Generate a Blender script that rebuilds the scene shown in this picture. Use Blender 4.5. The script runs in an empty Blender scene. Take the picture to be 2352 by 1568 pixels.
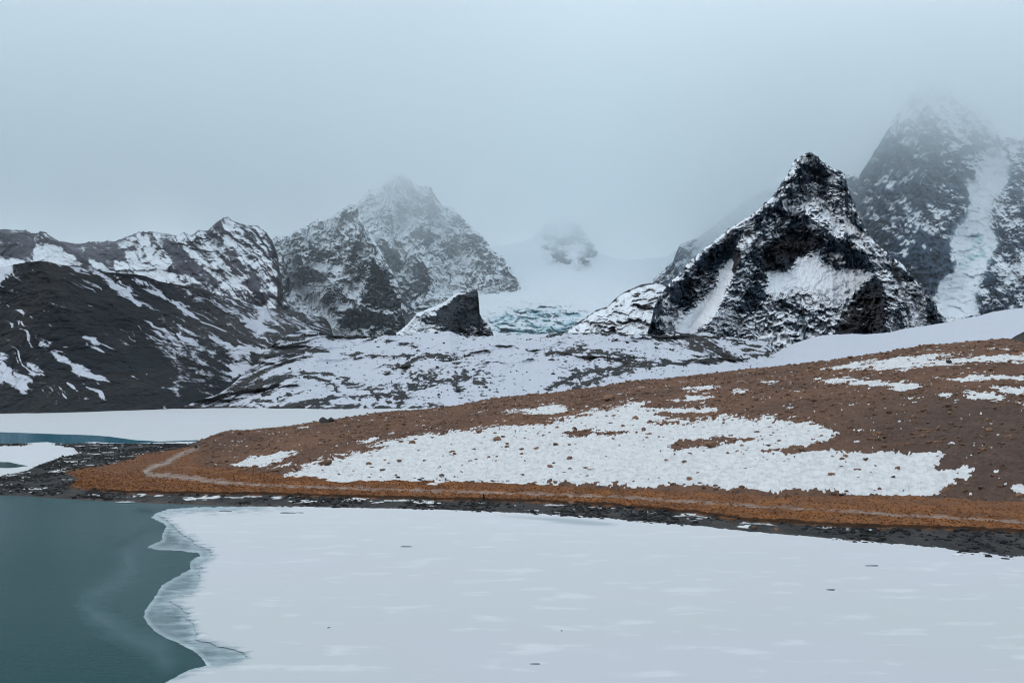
import bpy, math, random
import numpy as np
from mathutils import Vector

random.seed(7)
RNG = np.random.default_rng(7)
scene = bpy.context.scene

# ------------------------------------------------------------------ camera
EYE = 20.0            # eye height over the lake in metres
FOC = 2940.0          # focal length in pixels of a 2352 px wide picture
CX, HORIZON = 1176.0, 870.0
cam_data = bpy.data.cameras.new('camera')
cam_data.sensor_width = 36.0
cam_data.lens = 36.0 * FOC / 2352.0
cam_data.shift_y = (HORIZON - 784.0) / 2352.0
cam_data.clip_start = 0.5
cam_data.clip_end = 30000.0
cam = bpy.data.objects.new('camera', cam_data)
cam.location = (0, 0, EYE)
cam.rotation_euler = (math.radians(90), 0, 0)
scene.collection.objects.link(cam)
scene.camera = cam

# ------------------------------------------------------------------ world, sun, exposure
world = bpy.data.worlds.new('World')
scene.world = world
world.use_nodes = True
SUN_EL, SUN_AZ = math.radians(40), math.radians(-125)     # behind the camera, to the left


def build_world():
    nt = world.node_tree
    nt.nodes.clear()
    out = nt.nodes.new('ShaderNodeOutputWorld')
    bg = nt.nodes.new('ShaderNodeBackground')
    sky = nt.nodes.new('ShaderNodeTexSky')
    sky.sky_type = 'NISHITA'
    sky.sun_disc = False
    sky.sun_elevation = SUN_EL
    sky.sun_rotation = SUN_AZ
    sky.altitude = 5000
    tc = nt.nodes.new('ShaderNodeTexCoord')
    mp = nt.nodes.new('ShaderNodeMapping')
    mp.inputs['Scale'].default_value = (1.0, 1.0, 2.6)
    mp.inputs['Location'].default_value = (0.35, 0.1, 0.25)
    nz = nt.nodes.new('ShaderNodeTexNoise')
    nz.inputs['Scale'].default_value = 2.0
    nz.inputs['Detail'].default_value = 4.0
    nz.inputs['Roughness'].default_value = 0.5
    ramp = nt.nodes.new('ShaderNodeValToRGB')
    ramp.color_ramp.elements[0].position = 0.28
    ramp.color_ramp.elements[0].color = (5.2, 6.3, 7.3, 1)
    ramp.color_ramp.elements[1].position = 0.72
    ramp.color_ramp.elements[1].color = (6.8, 7.75, 8.4, 1)
    mix = nt.nodes.new('ShaderNodeMix')
    mix.data_type = 'RGBA'
    mix.inputs['Factor'].default_value = 0.92
    L = nt.links.new
    L(tc.outputs['Generated'], mp.inputs['Vector'])
    L(mp.outputs['Vector'], nz.inputs['Vector'])
    L(nz.outputs['Fac'], ramp.inputs['Fac'])
    L(sky.outputs['Color'], mix.inputs['A'])
    L(ramp.outputs['Color'], mix.inputs['B'])
    L(mix.outputs['Result'], bg.inputs['Color'])
    bg.inputs['Strength'].default_value = 0.147
    L(bg.outputs['Background'], out.inputs['Surface'])


build_world()

sun_data = bpy.data.lights.new('sun', 'SUN')
sun_data.energy = 0.75
sun_data.angle = math.radians(14)
sun_data.color = (1.0, 0.97, 0.93)
sun = bpy.data.objects.new('sun', sun_data)
sun.rotation_euler = (math.radians(90) - SUN_EL, 0, math.radians(-55))
scene.collection.objects.link(sun)

scene.view_settings.view_transform = 'Standard'
scene.view_settings.look = 'None'
scene.view_settings.exposure = 0.0
scene.view_settings.gamma = 1.0
scene.view_settings.use_curve_mapping = False
scene.render.engine = 'CYCLES'
scene.cycles.use_denoising = True
scene.cycles.denoising_prefilter = 'ACCURATE'
scene.cycles.filter_width = 1.1
scene.cycles.max_bounces = 24
scene.cycles.diffuse_bounces = 2
scene.cycles.glossy_bounces = 2
scene.cycles.volume_bounces = 24
scene.cycles.volume_step_rate = 1.0
scene.cycles.sample_clamp_indirect = 4.0

# ------------------------------------------------------------------ numeric helpers
def sm(a, b, x):
    t = np.clip((x - a) / (b - a), 0, 1)
    return t * t * (3 - 2 * t)


def _hash(ix, iy, seed):
    h = (ix.astype(np.int64) * 374761393 + iy.astype(np.int64) * 668265263 + seed * 1442695041) & 0xffffffff
    h = ((h ^ (h >> 13)) * 1274126177) & 0xffffffff
    h = ((h ^ (h >> 16)) * 2246822519) & 0xffffffff
    return (h ^ (h >> 15)) & 0xffff


_ANG = np.arange(65536) / 65536.0 * 2 * np.pi
_GC, _GS = np.cos(_ANG).astype(np.float32), np.sin(_ANG).astype(np.float32)


def perlin(x, y, seed=0):
    ix, iy = np.floor(x), np.floor(y)
    fx, fy = x - ix, y - iy
    u, v = fx * fx * fx * (fx * (fx * 6 - 15) + 10), fy * fy * fy * (fy * (fy * 6 - 15) + 10)

    def g(dx, dy):
        h = _hash(ix + dx, iy + dy, seed)
        return _GC[h] * (fx - dx) + _GS[h] * (fy - dy)
    a = g(0, 0) * (1 - u) + g(1, 0) * u
    b = g(0, 1) * (1 - u) + g(1, 1) * u
    return (a * (1 - v) + b * v) * 1.5


def fbm(x, y, oct=5, seed=0, gain=0.5, lac=2.03):
    s, a, n = 0, 1.0, 0
    for o in range(oct):
        s = s + a * perlin(x, y, seed + o * 17)
        n += a
        a *= gain
        x, y = x * lac + 13.7, y * lac + 7.3
    return s / n


def fbs(x, y, oct=5, seed=0, gain=0.6):
    return 2.3 * fbm(x, y, oct, seed, gain)


def facet(x, y, seed=0, slope=0.9):
    """broken rock: blocks with flat faces, each tilted its own way, and steps between them"""
    ix, iy = np.floor(x), np.floor(y)
    best = np.full(x.shape, 1e9)
    val = np.zeros(x.shape)
    for dx in (-1, 0, 1):
        for dy in (-1, 0, 1):
            cx, cy = ix + dx, iy + dy
            h1, h2, h3, h4, h5 = (_hash(cx, cy, seed + k * 101) / 65536.0 for k in range(5))
            ox, oy = x - (cx + h1), y - (cy + h2)
            d = ox * ox + oy * oy
            v = (h3 - 0.5) + slope * ((h4 - 0.5) * ox + (h5 - 0.5) * oy) * 2
            m = d < best
            best = np.where(m, d, best)
            val = np.where(m, v, val)
    return val


def broken(x, y, seed=0, oct=3):
    return facet(x, y, seed) + 0.5 * facet(x * 2.1 + 5, y * 2.1, seed + 31) + (0.25 * facet(x * 4.3, y * 4.3 + 9, seed + 62) if oct > 2 else 0)


def ridged(x, y, oct=5, seed=0, gain=0.5, lac=2.03):
    s, a, n = 0, 1.0, 0
    for o in range(oct):
        s = s + a * (1 - np.abs(perlin(x, y, seed + o * 17)) * 2)
        n += a
        a *= gain
        x, y = x * lac + 3.7, y * lac + 17.3
    return s / n


def rot(x, y, deg):
    c, s = math.cos(math.radians(deg)), math.sin(math.radians(deg))
    return x * c + y * s, -x * s + y * c


def seg_dist(px, py, pts, closed):
    P = np.asarray(pts, float)
    if closed:
        P = np.vstack([P, P[:1]])
    d = np.full(px.shape, 1e9)
    inside = np.zeros(px.shape, bool)
    for (x0, y0), (x1, y1) in zip(P[:-1], P[1:]):
        dx, dy = x1 - x0, y1 - y0
        L = dx * dx + dy * dy + 1e-9
        t = np.clip(((px - x0) * dx + (py - y0) * dy) / L, 0, 1)
        d = np.minimum(d, (px - x0 - t * dx) ** 2 + (py - y0 - t * dy) ** 2)
        if closed and y0 != y1:
            c = ((y0 > py) != (y1 > py)) & (px < dx * (py - y0) / (y1 - y0) + x0)
            inside ^= c
    d = np.sqrt(d)
    return np.where(inside, d, -d) if closed else d


def region(px, py, pts, pad, fn, closed=True):
    """evaluates fn(distance) only near the outline; elsewhere 0"""
    P = np.asarray(pts, float)
    res = np.zeros(px.shape)
    m = (px > P[:, 0].min() - pad) & (px < P[:, 0].max() + pad) & (py > P[:, 1].min() - pad) & (py < P[:, 1].max() + pad)
    if m.any():
        res[m] = fn(seg_dist(px[m], py[m], P, closed), m)
    return res


def poly(px, py, pts, soft=6, warp=None):
    soft = soft * 1.6
    """1 inside an outline, 0 outside; the edge is wobbled by warp (in pixels)"""
    return region(px, py, pts, 60, lambda d, m: sm(-soft, soft, d + (warp[m] if warp is not None else 0)))


def line(px, py, pts, w, warp=None):
    return region(px, py, pts, w * 2 + 30, lambda d, m: np.clip(1 - np.maximum(d + (warp[m] if warp is not None else 0), 0) / w, 0, 1), False)


def zoomer(x0, y0, s):
    k = 2352 / 4096.0
    return lambda pts: [((x0 + x * s) * k, (y0 + y * s) * k) for x, y in pts]


zA, zB, zC = zoomer(0, 800, .6058), zoomer(1000, 600, .6058), zoomer(2200, 900, .4337)
zD, zE, zF = zoomer(2500, 550, .6058), zoomer(3200, 250, .7016), zoomer(0, 1550, .6058)
zG, zH, zI = zoomer(1000, 1450, .5952), zoomer(2200, 1250, .8061), zoomer(0, 1950, .5952)
zJ, zK, zL = zoomer(1000, 1950, 1.3163), zoomer(1050, 650, .4464), zoomer(2550, 580, .5102)
zM, zN = zoomer(3100, 580, .5102), zoomer(750, 1250, .5102)


def curve(pts):
    P = np.asarray(sorted(pts), float)
    return lambda x: np.interp(x, P[:, 0], P[:, 1])


def place(px, py, D):
    """a direction of view and a distance give a point of the place"""
    return np.stack([(px - CX) / FOC * D, D, EYE + (HORIZON - py) / FOC * D], -1)


# ------------------------------------------------------------------ mesh and material helpers
def mesh_from(name, V, F, mat, attrs=None, colors=None, smooth=True):
    me = bpy.data.meshes.new(name)
    V = np.ascontiguousarray(V, np.float32).reshape(-1, 3)
    F = np.ascontiguousarray(F, np.int32)
    n, k = F.shape
    me.vertices.add(len(V))
    me.vertices.foreach_set('co', V.ravel())
    me.loops.add(n * k)
    me.loops.foreach_set('vertex_index', F.ravel())
    me.polygons.add(n)
    me.polygons.foreach_set('loop_start', np.arange(0, n * k, k, dtype=np.int32))
    me.polygons.foreach_set('use_smooth', np.full(n, smooth))
    me.update(calc_edges=True)
    for a, val in (attrs or {}).items():
        at = me.attributes.new(a, 'FLOAT', 'POINT')
        at.data.foreach_set('value', np.ascontiguousarray(val, np.float32).ravel())
    for a, val in (colors or {}).items():
        at = me.attributes.new(a, 'FLOAT_COLOR', 'POINT')
        c = np.ones((len(V), 4), np.float32)
        c[:, :3] = np.asarray(val).reshape(-1, 3)
        at.data.foreach_set('color', c.ravel())
    me.materials.append(mat)
    ob = bpy.data.objects.new(name, me)
    scene.collection.objects.link(ob)
    return ob


def grid_faces(nr, nc, keep=None):
    i = np.arange(nr * nc).reshape(nr, nc)
    F = np.stack([i[:-1, :-1], i[:-1, 1:], i[1:, 1:], i[1:, :-1]], -1).reshape(-1, 4)
    if keep is not None:
        F = F[keep[:-1, :-1].ravel() & keep[1:, 1:].ravel() & keep[:-1, 1:].ravel() & keep[1:, :-1].ravel()]
    return F


def grid_normals(P):
    du = np.gradient(P, axis=1)
    dv = np.gradient(P, axis=0)
    n = np.cross(du, dv)
    n /= np.linalg.norm(n, axis=-1, keepdims=True) + 1e-9
    return n * np.where(n[..., 1:2] > 0, -1, 1)      # towards the viewer's side


def new_mat(name):
    m = bpy.data.materials.new(name)
    m.use_nodes = True
    nt = m.node_tree
    b = nt.nodes['Principled BSDF']
    b.inputs['Specular IOR Level'].default_value = 0.25
    return m, nt, b


def N(nt, t, **kw):
    n = nt.nodes.new(t)
    for k, v in kw.items():
        setattr(n, k, v)
    return n


def math_node(nt, op, a, b=None, c=None, clamp=False):
    n = nt.nodes.new('ShaderNodeMath')
    n.operation = op
    n.use_clamp = clamp
    for i, v in enumerate((a, b, c)):
        if v is None:
            continue
        if isinstance(v, (int, float)):
            n.inputs[i].default_value = v
        else:
            nt.links.new(v, n.inputs[i])
    return n.outputs[0]


def mix_col(nt, f, a, b):
    n = nt.nodes.new('ShaderNodeMix')
    n.data_type = 'RGBA'
    for s, v in (('Factor', f), ('A', a), ('B', b)):
        if isinstance(v, (int, float)):
            n.inputs[s].default_value = v
        elif isinstance(v, tuple):
            n.inputs[s].default_value = v if len(v) == 4 else v + (1,)
        else:
            nt.links.new(v, n.inputs[s])
    return n.outputs['Result']


def noise_node(nt, vec, scale, detail=6, rough=0.6):
    n = nt.nodes.new('ShaderNodeTexNoise')
    n.inputs['Scale'].default_value = scale
    n.inputs['Detail'].default_value = detail
    n.inputs['Roughness'].default_value = rough
    nt.links.new(vec, n.inputs['Vector'])
    return n.outputs['Fac']


def map_range(nt, v, a, b, c=0.0, d=1.0, smooth=True):
    n = nt.nodes.new('ShaderNodeMapRange')
    n.interpolation_type = 'SMOOTHSTEP' if smooth else 'LINEAR'
    nt.links.new(v, n.inputs['Value'])
    for k, x in zip(('From Min', 'From Max', 'To Min', 'To Max'), (a, b, c, d)):
        n.inputs[k].default_value = x
    return n.outputs['Result']


def attr(nt, name, col=False):
    n = nt.nodes.new('ShaderNodeAttribute')
    n.attribute_name = name
    return n.outputs['Color' if col else 'Fac']


SNOW = (0.67, 0.66, 0.655)
SNOW_HIGH = (0.80, 0.82, 0.86)
SNOW_SHADED = (0.50, 0.515, 0.575)      # snow greyed in its colour to stand for cloud shade


def snow_rock_material(name, scale, rough_edge=0.45, bump=1.0, bump_dist=0.5, var=0.5, snow=SNOW, ramp=0.08, snow_bump=0.18, mottle=0.0):
    """rock (its colour from the mesh) under snow (its cover from the mesh), both broken up by fine noise"""
    m, nt, b = new_mat(name)
    pos = N(nt, 'ShaderNodeNewGeometry').outputs['Position']
    n1 = noise_node(nt, pos, scale, 5, 0.65)
    n2 = noise_node(nt, pos, scale * 0.23, 4, 0.6)
    s = math_node(nt, 'ADD', attr(nt, 'snow'), math_node(nt, 'MULTIPLY', math_node(nt, 'SUBTRACT', n1, 0.5), rough_edge))
    f = map_range(nt, s, 0.5 - ramp, 0.5 + ramp)
    rk = attr(nt, 'rock', True)
    v = math_node(nt, 'ADD', math_node(nt, 'MULTIPLY', n1, 0.9), math_node(nt, 'MULTIPLY', n2, 0.5))
    hv = map_range(nt, v, 0.4, 1.0, 1 - var, 1 + var, False)
    hs = N(nt, 'ShaderNodeHueSaturation')
    nt.links.new(rk, hs.inputs['Color'])
    nt.links.new(hv, hs.inputs['Value'])
    sv = mix_col(nt, n2, tuple(c * 0.93 for c in snow), snow)
    if mottle:  # greyer noise patches mixed into the snow colour
        wr = N(nt, 'ShaderNodeMapping')
        wr.inputs['Scale'].default_value = (0.55, 0.30, 1.0)
        nt.links.new(pos, wr.inputs['Vector'])
        n3 = noise_node(nt, wr.outputs['Vector'], 1.3, 6, 0.7)
        sv = mix_col(nt, math_node(nt, 'MULTIPLY', map_range(nt, n3, 0.40, 0.66), mottle), sv, (0.36, 0.35, 0.36))
    nt.links.new(mix_col(nt, f, hs.outputs['Color'], sv), b.inputs['Base Color'])
    nt.links.new(map_range(nt, f, 0, 1, 0.85, 0.65), b.inputs['Roughness'])
    bp = N(nt, 'ShaderNodeBump')
    bp.inputs['Distance'].default_value = bump_dist
    nt.links.new(map_range(nt, f, 0, 1, bump, bump * snow_bump), bp.inputs['Strength'])
    nt.links.new(n1, bp.inputs['Height'])
    nt.links.new(bp.outputs['Normal'], b.inputs['Normal'])
    return m


M_FAR = snow_rock_material('far_rock_and_snow', 0.11, bump_dist=6.0, bump=0.9, rough_edge=0.7, ramp=0.20, var=0.7, snow=SNOW_HIGH)
M_MID = snow_rock_material('mid_rock_and_snow', 0.25, bump_dist=2.5, bump=0.9, rough_edge=0.6, ramp=0.12, var=0.7, snow=SNOW_HIGH)
M_MID_SHADED = snow_rock_material('mid_rock_and_shaded_snow', 0.25, bump_dist=2.5, bump=0.9, rough_edge=0.6, ramp=0.12, var=0.7, snow=SNOW_SHADED)  # the mid material again, with cloud shade put into the snow colour
M_HILL = snow_rock_material('near_ground', 1.1, rough_edge=0.35, bump_dist=0.35, bump=0.8, var=0.6, snow_bump=0.8, mottle=0.55)


def struct(ob):
    ob['kind'] = 'structure'
    return ob


# ------------------------------------------------------------------ the mountains
def blur(a, k=2):
    for ax in (0, 1):
        p = np.concatenate([np.repeat(np.take(a, [0], ax), k, ax), a, np.repeat(np.take(a, [-1], ax), k, ax)], ax)
        c = np.cumsum(p, ax)
        n = a.shape[ax]
        w = 2 * k
        hi_, lo_ = np.take(c, range(w, w + n), ax), np.take(c, range(0, n), ax)
        a = (hi_ - lo_) / w
    return a


def mountain(name, crest, base, nx, ny, d_base, d_crest, q=1.0, relief=None, snow=None, rock=None, jag=1.5,
             back=300, mat=None, lo=None, hi=None, seed=0, slab=False, round_=(12, 8), warp=(3, 30), tilt=0.0):
    """a mountain as real terrain: its near face from base to crest with ridges and gullies in depth, and a far side"""
    cf = curve(crest)
    xs = [p[0] for p in crest]
    lo, hi = lo if lo is not None else min(xs), hi if hi is not None else max(xs)
    x = np.linspace(lo, hi, nx)
    yc = cf(x) - jag * (1.8 * np.abs(fbs(x / 14.0, x * 0 + seed, 5, seed, 0.65)) - 0.8)
    yb = curve(base)(x) if not np.isscalar(base) else np.full_like(x, base)
    yb = np.maximum(yb, yc + 2)
    t = np.linspace(0, 1, ny)[:, None]
    px = np.repeat(x[None], ny, 0)
    py = yb + (yc - yb) * t
    db = d_base(px, py) if callable(d_base) else d_base
    dc = d_crest(px, py) if callable(d_crest) else d_crest
    if slab:                                     # the face leans back evenly with height
        D = db + (dc - db) * np.clip((yb - py) / (yb.max() - yc.min()), 0, 1) ** q
        D = D + round_[0] * (1 - sm(0, round_[1], py - yc)) ** 2
    else:
        D = db + (dc - db) * np.repeat(t, nx, 1) ** q
    mpp = D.mean() / FOC if slab else D / FOC    # metres per pixel
    X, Z = (px - CX) * mpp, (HORIZON - py) * mpp
    X, Z = X + warp[0] * fbs(X / warp[1], Z / warp[1], 3, seed + 500), Z + tilt * X + 0.7 * warp[0] * fbs(X / warp[1], Z / warp[1], 3, seed + 600)
    D = D + relief(px, py, X, Z)
    P = place(px, py, D)
    n = grid_normals(P)
    nz = n[..., 2]
    nc = blur(nz, 3)
    s = snow(px, py, X, Z, 0.42 + 0.75 * (nc - 0.42) + 0.45 * (nz - nc))
    c = rock(px, py, X, Z)
    # far side
    nb = 6
    k = np.linspace(0, 1, nb + 1)[1:, None]
    top = P[-1]
    Db = D[-1] + back * k
    bx = (x - CX) / FOC * Db
    bz = top[:, 2] - (top[:, 2] + 12) * k ** 1.3
    B = np.stack([bx, Db, bz], -1)
    V = np.concatenate([P, B], 0)
    s = np.concatenate([s, np.repeat(s[-1:], nb, 0)], 0)
    c = np.concatenate([c, np.repeat(c[-1:], nb, 0)], 0)
    ob = mesh_from(name, V, grid_faces(ny + nb, nx), mat or M_FAR, {'snow': s}, {'rock': c})
    struct(ob)
    return ob, (px, py, P)


def gullies(px, py, sx, sy, k, seed, length=130):
    """ribs and gullies that run down from a summit"""
    th = np.arctan2(px - sx, py - sy + 45)
    rr = np.hypot(px - sx, py - sy)
    th = th + 0.10 * fbs(px / 40, py / 40, 3, seed + 9)
    return fbs(th * k, rr / length, 4, seed, 0.62)


def colmix(f, a, b):
    f = np.clip(f, 0, 1)[..., None]
    return np.asarray(a) * (1 - f) + np.asarray(b) * f


# --- big massif at the right, its head in cloud
massif_crest = [(1500, 640), (1545, 600), (1560, 560), (1600, 545), (1660, 500), (1740, 440), (1850, 400)] + zE(
    [(180, 600), (265, 640), (300, 632), (330, 655), (370, 590), (410, 530), (440, 480), (500, 380), (560, 280), (620, 200),
     (680, 115), (720, 92), (760, 108), (850, 130), (950, 200), (1050, 290), (1110, 365), (1150, 430), (1200, 415), (1277, 430), (1400, 470), (1900, 560)])
tongue = zE([(1090, 470), (1160, 500), (1195, 600), (1190, 660), (1150, 730), (1110, 770), (1080, 850), (1090, 950), (1130, 1030),
             (1100, 1090), (1080, 1140), (1050, 1190), (1010, 1290), (1000, 1340), (1010, 1410), (920, 1465), (830, 1440), (780, 1340),
             (800, 1240), (880, 1190), (890, 1120), (860, 1030), (880, 960), (950, 870), (980, 800), (950, 660), (1000, 680), (1030, 600), (1050, 520)])


def massif_relief(px, py, X, Z):
    w = fbm(X / 60, Z / 60, 4, 3) * 12
    r = 60 * line(px, py, zE([(720, 100), (640, 330), (560, 600), (640, 900), (760, 1250)]), 150)
    r += 45 * line(px, py, zE([(500, 380), (420, 640), (480, 900), (600, 1100)]), 70)
    r += 40 * line(px, py, zE([(850, 130), (930, 500), (900, 760), (830, 1000), (870, 1180)]), 70)
    r += 50 * line(px, py, zE([(1277, 520), (1200, 800), (1130, 1050), (1180, 1200)]), 80)
    r -= 36 * poly(px, py, tongue, 26)
    rock = 1 - poly(px, py, tongue, 10)
    r += rock * (16 * gullies(px, py, 2130, 150, 14, 17, 170) + 40 * ridged(X / 55 + Z / 110, Z / 140, 5, 11, .55) + 8 * broken(X / 34 + Z / 60, Z / 24 - X / 80, 12) + 12 * fbm(X / 16, Z / 12, 5, 19, .6))
    r += (1 - rock) * (6 * fbm(X / 40, Z / 16, 4, 14) + 7 * broken(X / 30, Z / 13, 15))
    return -r + 500 * sm(1545, 1640, px) * sm(1930, 1840, px)


def massif_snow(px, py, X, Z, nz):
    w = fbs(X / 25, Z / 18, 5, 21) * 12
    s = 0.32 - 0.32 * gullies(px, py, 2130, 150, 14, 17, 170) + 1.0 * (nz - 0.42) + 0.28 * fbs(X / 34, Z / 20, 5, 22) + 0.18 * fbs(X / 12 + Z / 20, Z / 6, 4, 27)
    s = s + 0.6 * sm(400, 230, py) * (0.6 + 0.5 * fbs(X / 14 + Z / 60, Z / 90, 3, 23))
    s = s - 0.22 * poly(px, py, zE([(430, 500), (600, 340), (900, 480), (960, 660), (760, 820), (420, 640), (340, 640)]), 26, w)
    s = s - 0.5 * poly(px, py, zE([(620, 1060), (700, 950), (860, 1010), (890, 1130), (870, 1190), (800, 1240), (800, 1300), (640, 1260)]), 10, w)
    s = s + 0.9 * poly(px, py, zE([(720, 1320), (800, 1330), (900, 1440), (930, 1480), (800, 1480)]), 10, w)
    s = s + 0.8 * poly(px, py, zE([(1095, 1150), (1180, 1150), (1290, 1140), (1290, 1220), (1220, 1260), (1150, 1290), (1140, 1210)]), 6, w)
    s = s + 0.25 * poly(px, py, zE([(1130, 720), (1250, 800), (1290, 1000), (1190, 960), (1130, 850)]), 10, w)
    g = poly(px, py, tongue, 4, w * 0.7)
    ice = poly(px, py, zE([(890, 960), (960, 900), (1060, 980), (1110, 1060), (1080, 1140), (960, 1215), (900, 1190), (900, 1110)]), 14, w)
    sg = 1.0 - 0.62 * ice * (0.75 + 0.5 * fbs(X / 20, Z / 12, 4, 25))
    outer = sm(1545, 1640, px) * sm(1900, 1800, px)
    s = s + 1.1 * outer
    return s * (1 - g) + sg * g


def massif_rock(px, py, X, Z):
    f = 0.5 + fbm(X / 60, Z / 40, 4, 31)
    c = colmix(f, (0.034, 0.062, 0.105), (0.068, 0.092, 0.138))  # rock tinted bluer, carrying the blue of the haze in its colour
    g = poly(px, py, tongue, 6)
    return colmix(g, c, (0.42, 0.57, 0.61))


mountain('mountain', massif_crest, [(1500, 800), (2800, 800)], 380, 300, 1950, 2750, 1.0, massif_relief, massif_snow, massif_rock, 3.5, seed=41, slab=True)

# --- snow basin with an icefall and a rock rising out of the mist
basin_crest = [(1040, 600), (1130, 566), (1180, 560), (1225, 545), (1245, 520), (1265, 503), (1300, 495), (1325, 505), (1345, 535), (1362, 560), (1375, 580),
               (1430, 598), (1530, 590), (1570, 560), (1620, 540)]
ghost = zB([(1880, 560), (1950, 480), (2060, 430), (2150, 440), (2230, 520), (2270, 600), (2290, 660), (2250, 740), (2200, 735),
            (2160, 770), (2120, 740), (2060, 735), (1990, 725), (1950, 690), (1930, 620)])
icefall = zB([(1555, 1090), (1650, 1042), (1800, 1015), (1950, 1008), (2100, 1022), (2200, 1050), (2260, 1085), (2200, 1140), (2130, 1190),
              (2080, 1260), (1800, 1290), (1620, 1260), (1580, 1160)])


def basin_relief(px, py, X, Z):
    g = poly(px, py, ghost, 10)
    ic = poly(px, py, icefall, 12)
    r = g * (90 + 40 * ridged(X / 50, Z / 90, 4, 5) + 20 * fbm(X / 20, Z / 12, 4, 6))
    r += ic * (14 * ridged(X / 62 + Z / 40, Z / 14, 4, 8, 0.5) + 16 * broken(X / 26 + Z / 30, Z / 7, 13) + 7 * fbm(X / 14, Z / 6, 4, 10))
    r += 20 * fbm(X / 120, Z / 30, 4, 9)
    return -r


def basin_snow(px, py, X, Z, nz):
    w = fbs(X / 25, Z / 15, 4, 51) * 9
    g = poly(px, py, ghost, 9, w * 1.6)
    ic = poly(px, py, icefall, 12, w)
    s = np.full(px.shape, 1.0)
    s = s * (1 - g) + g * (0.34 + 0.22 * fbs(X / 30, Z / 16, 4, 52) + 0.5 * (nz - 0.5))
    s = s * (1 - ic) + ic * (0.30 + 1.0 * (nz - 0.5) + 0.24 * fbs(X / 30, Z / 9, 4, 53))
    for p in (zB([(1830, 860), (1870, 870), (1860, 930), (1780, 950)]), zC([(450, 560), (500, 565), (490, 580)]), zC([(580, 500), (620, 470), (630, 520)])):
        s = s - 0.35 * poly(px, py, p, 6, w)
    return s


def basin_rock(px, py, X, Z):
    c = np.zeros(px.shape + (3,)) + np.asarray((0.06, 0.07, 0.09))
    return colmix(sm(665, 685, py), c, (0.42, 0.61, 0.68))


mountain('glacier', basin_crest, 800, 340, 200, 1750, lambda px, py: 3000 + 0 * px, 1.3, basin_relief, basin_snow, basin_rock, 0.8, seed=5, slab=True)

# --- main central peak
peak_crest = zK([(700, 560), (780, 480), (850, 360), (890, 310), (930, 262), (960, 235), (1000, 240), (1040, 228), (1100, 182), (1150, 130), (1205, 92),
                 (1225, 92), (1265, 112), (1330, 150), (1390, 200), (1440, 218), (1492, 212), (1512, 215), (1530, 250), (1560, 310), (1610, 378), (1720, 400),
                 (1790, 490), (1850, 550), (1950, 640), (2030, 720), (2060, 780), (2110, 820), (2150, 840), (2260, 1000), (2330, 1140), (2400, 1300)])


def peak_relief(px, py, X, Z):
    r = 70 * line(px, py, zK([(1215, 92), (1180, 300), (1080, 480), (1010, 700)]), 60)
    r += 70 * line(px, py, zK([(1505, 212), (1500, 500), (1420, 740), (1500, 950), (1490, 1250)]), 60)
    r += 50 * line(px, py, zK([(1720, 400), (1780, 640), (1960, 900), (2000, 1100)]), 50)
    r += 45 * line(px, py, zK([(1130, 730), (1230, 850), (1250, 1050), (1300, 1300)]), 45)
    r += 40 * line(px, py, zK([(1390, 820), (1480, 950), (1510, 1150), (1420, 1360)]), 40)
    r -= 35 * line(px, py, zK([(1250, 480), (1160, 650), (1270, 870), (1290, 1200)]), 30)
    r -= 40 * line(px, py, zK([(1600, 450), (1640, 640), (1800, 800), (1600, 900), (1560, 1150)]), 35)
    r += 22 * gullies(px, py, 912, 395, 15, 65)
    r += 36 * ridged(X / 58, Z / 130, 5, 61, .55) + 8 * broken(X / 34 - Z / 90, Z / 26 + X / 80, 62) + 11 * fbm(X / 16, Z / 13, 5, 63, .6)
    return -r


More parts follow.
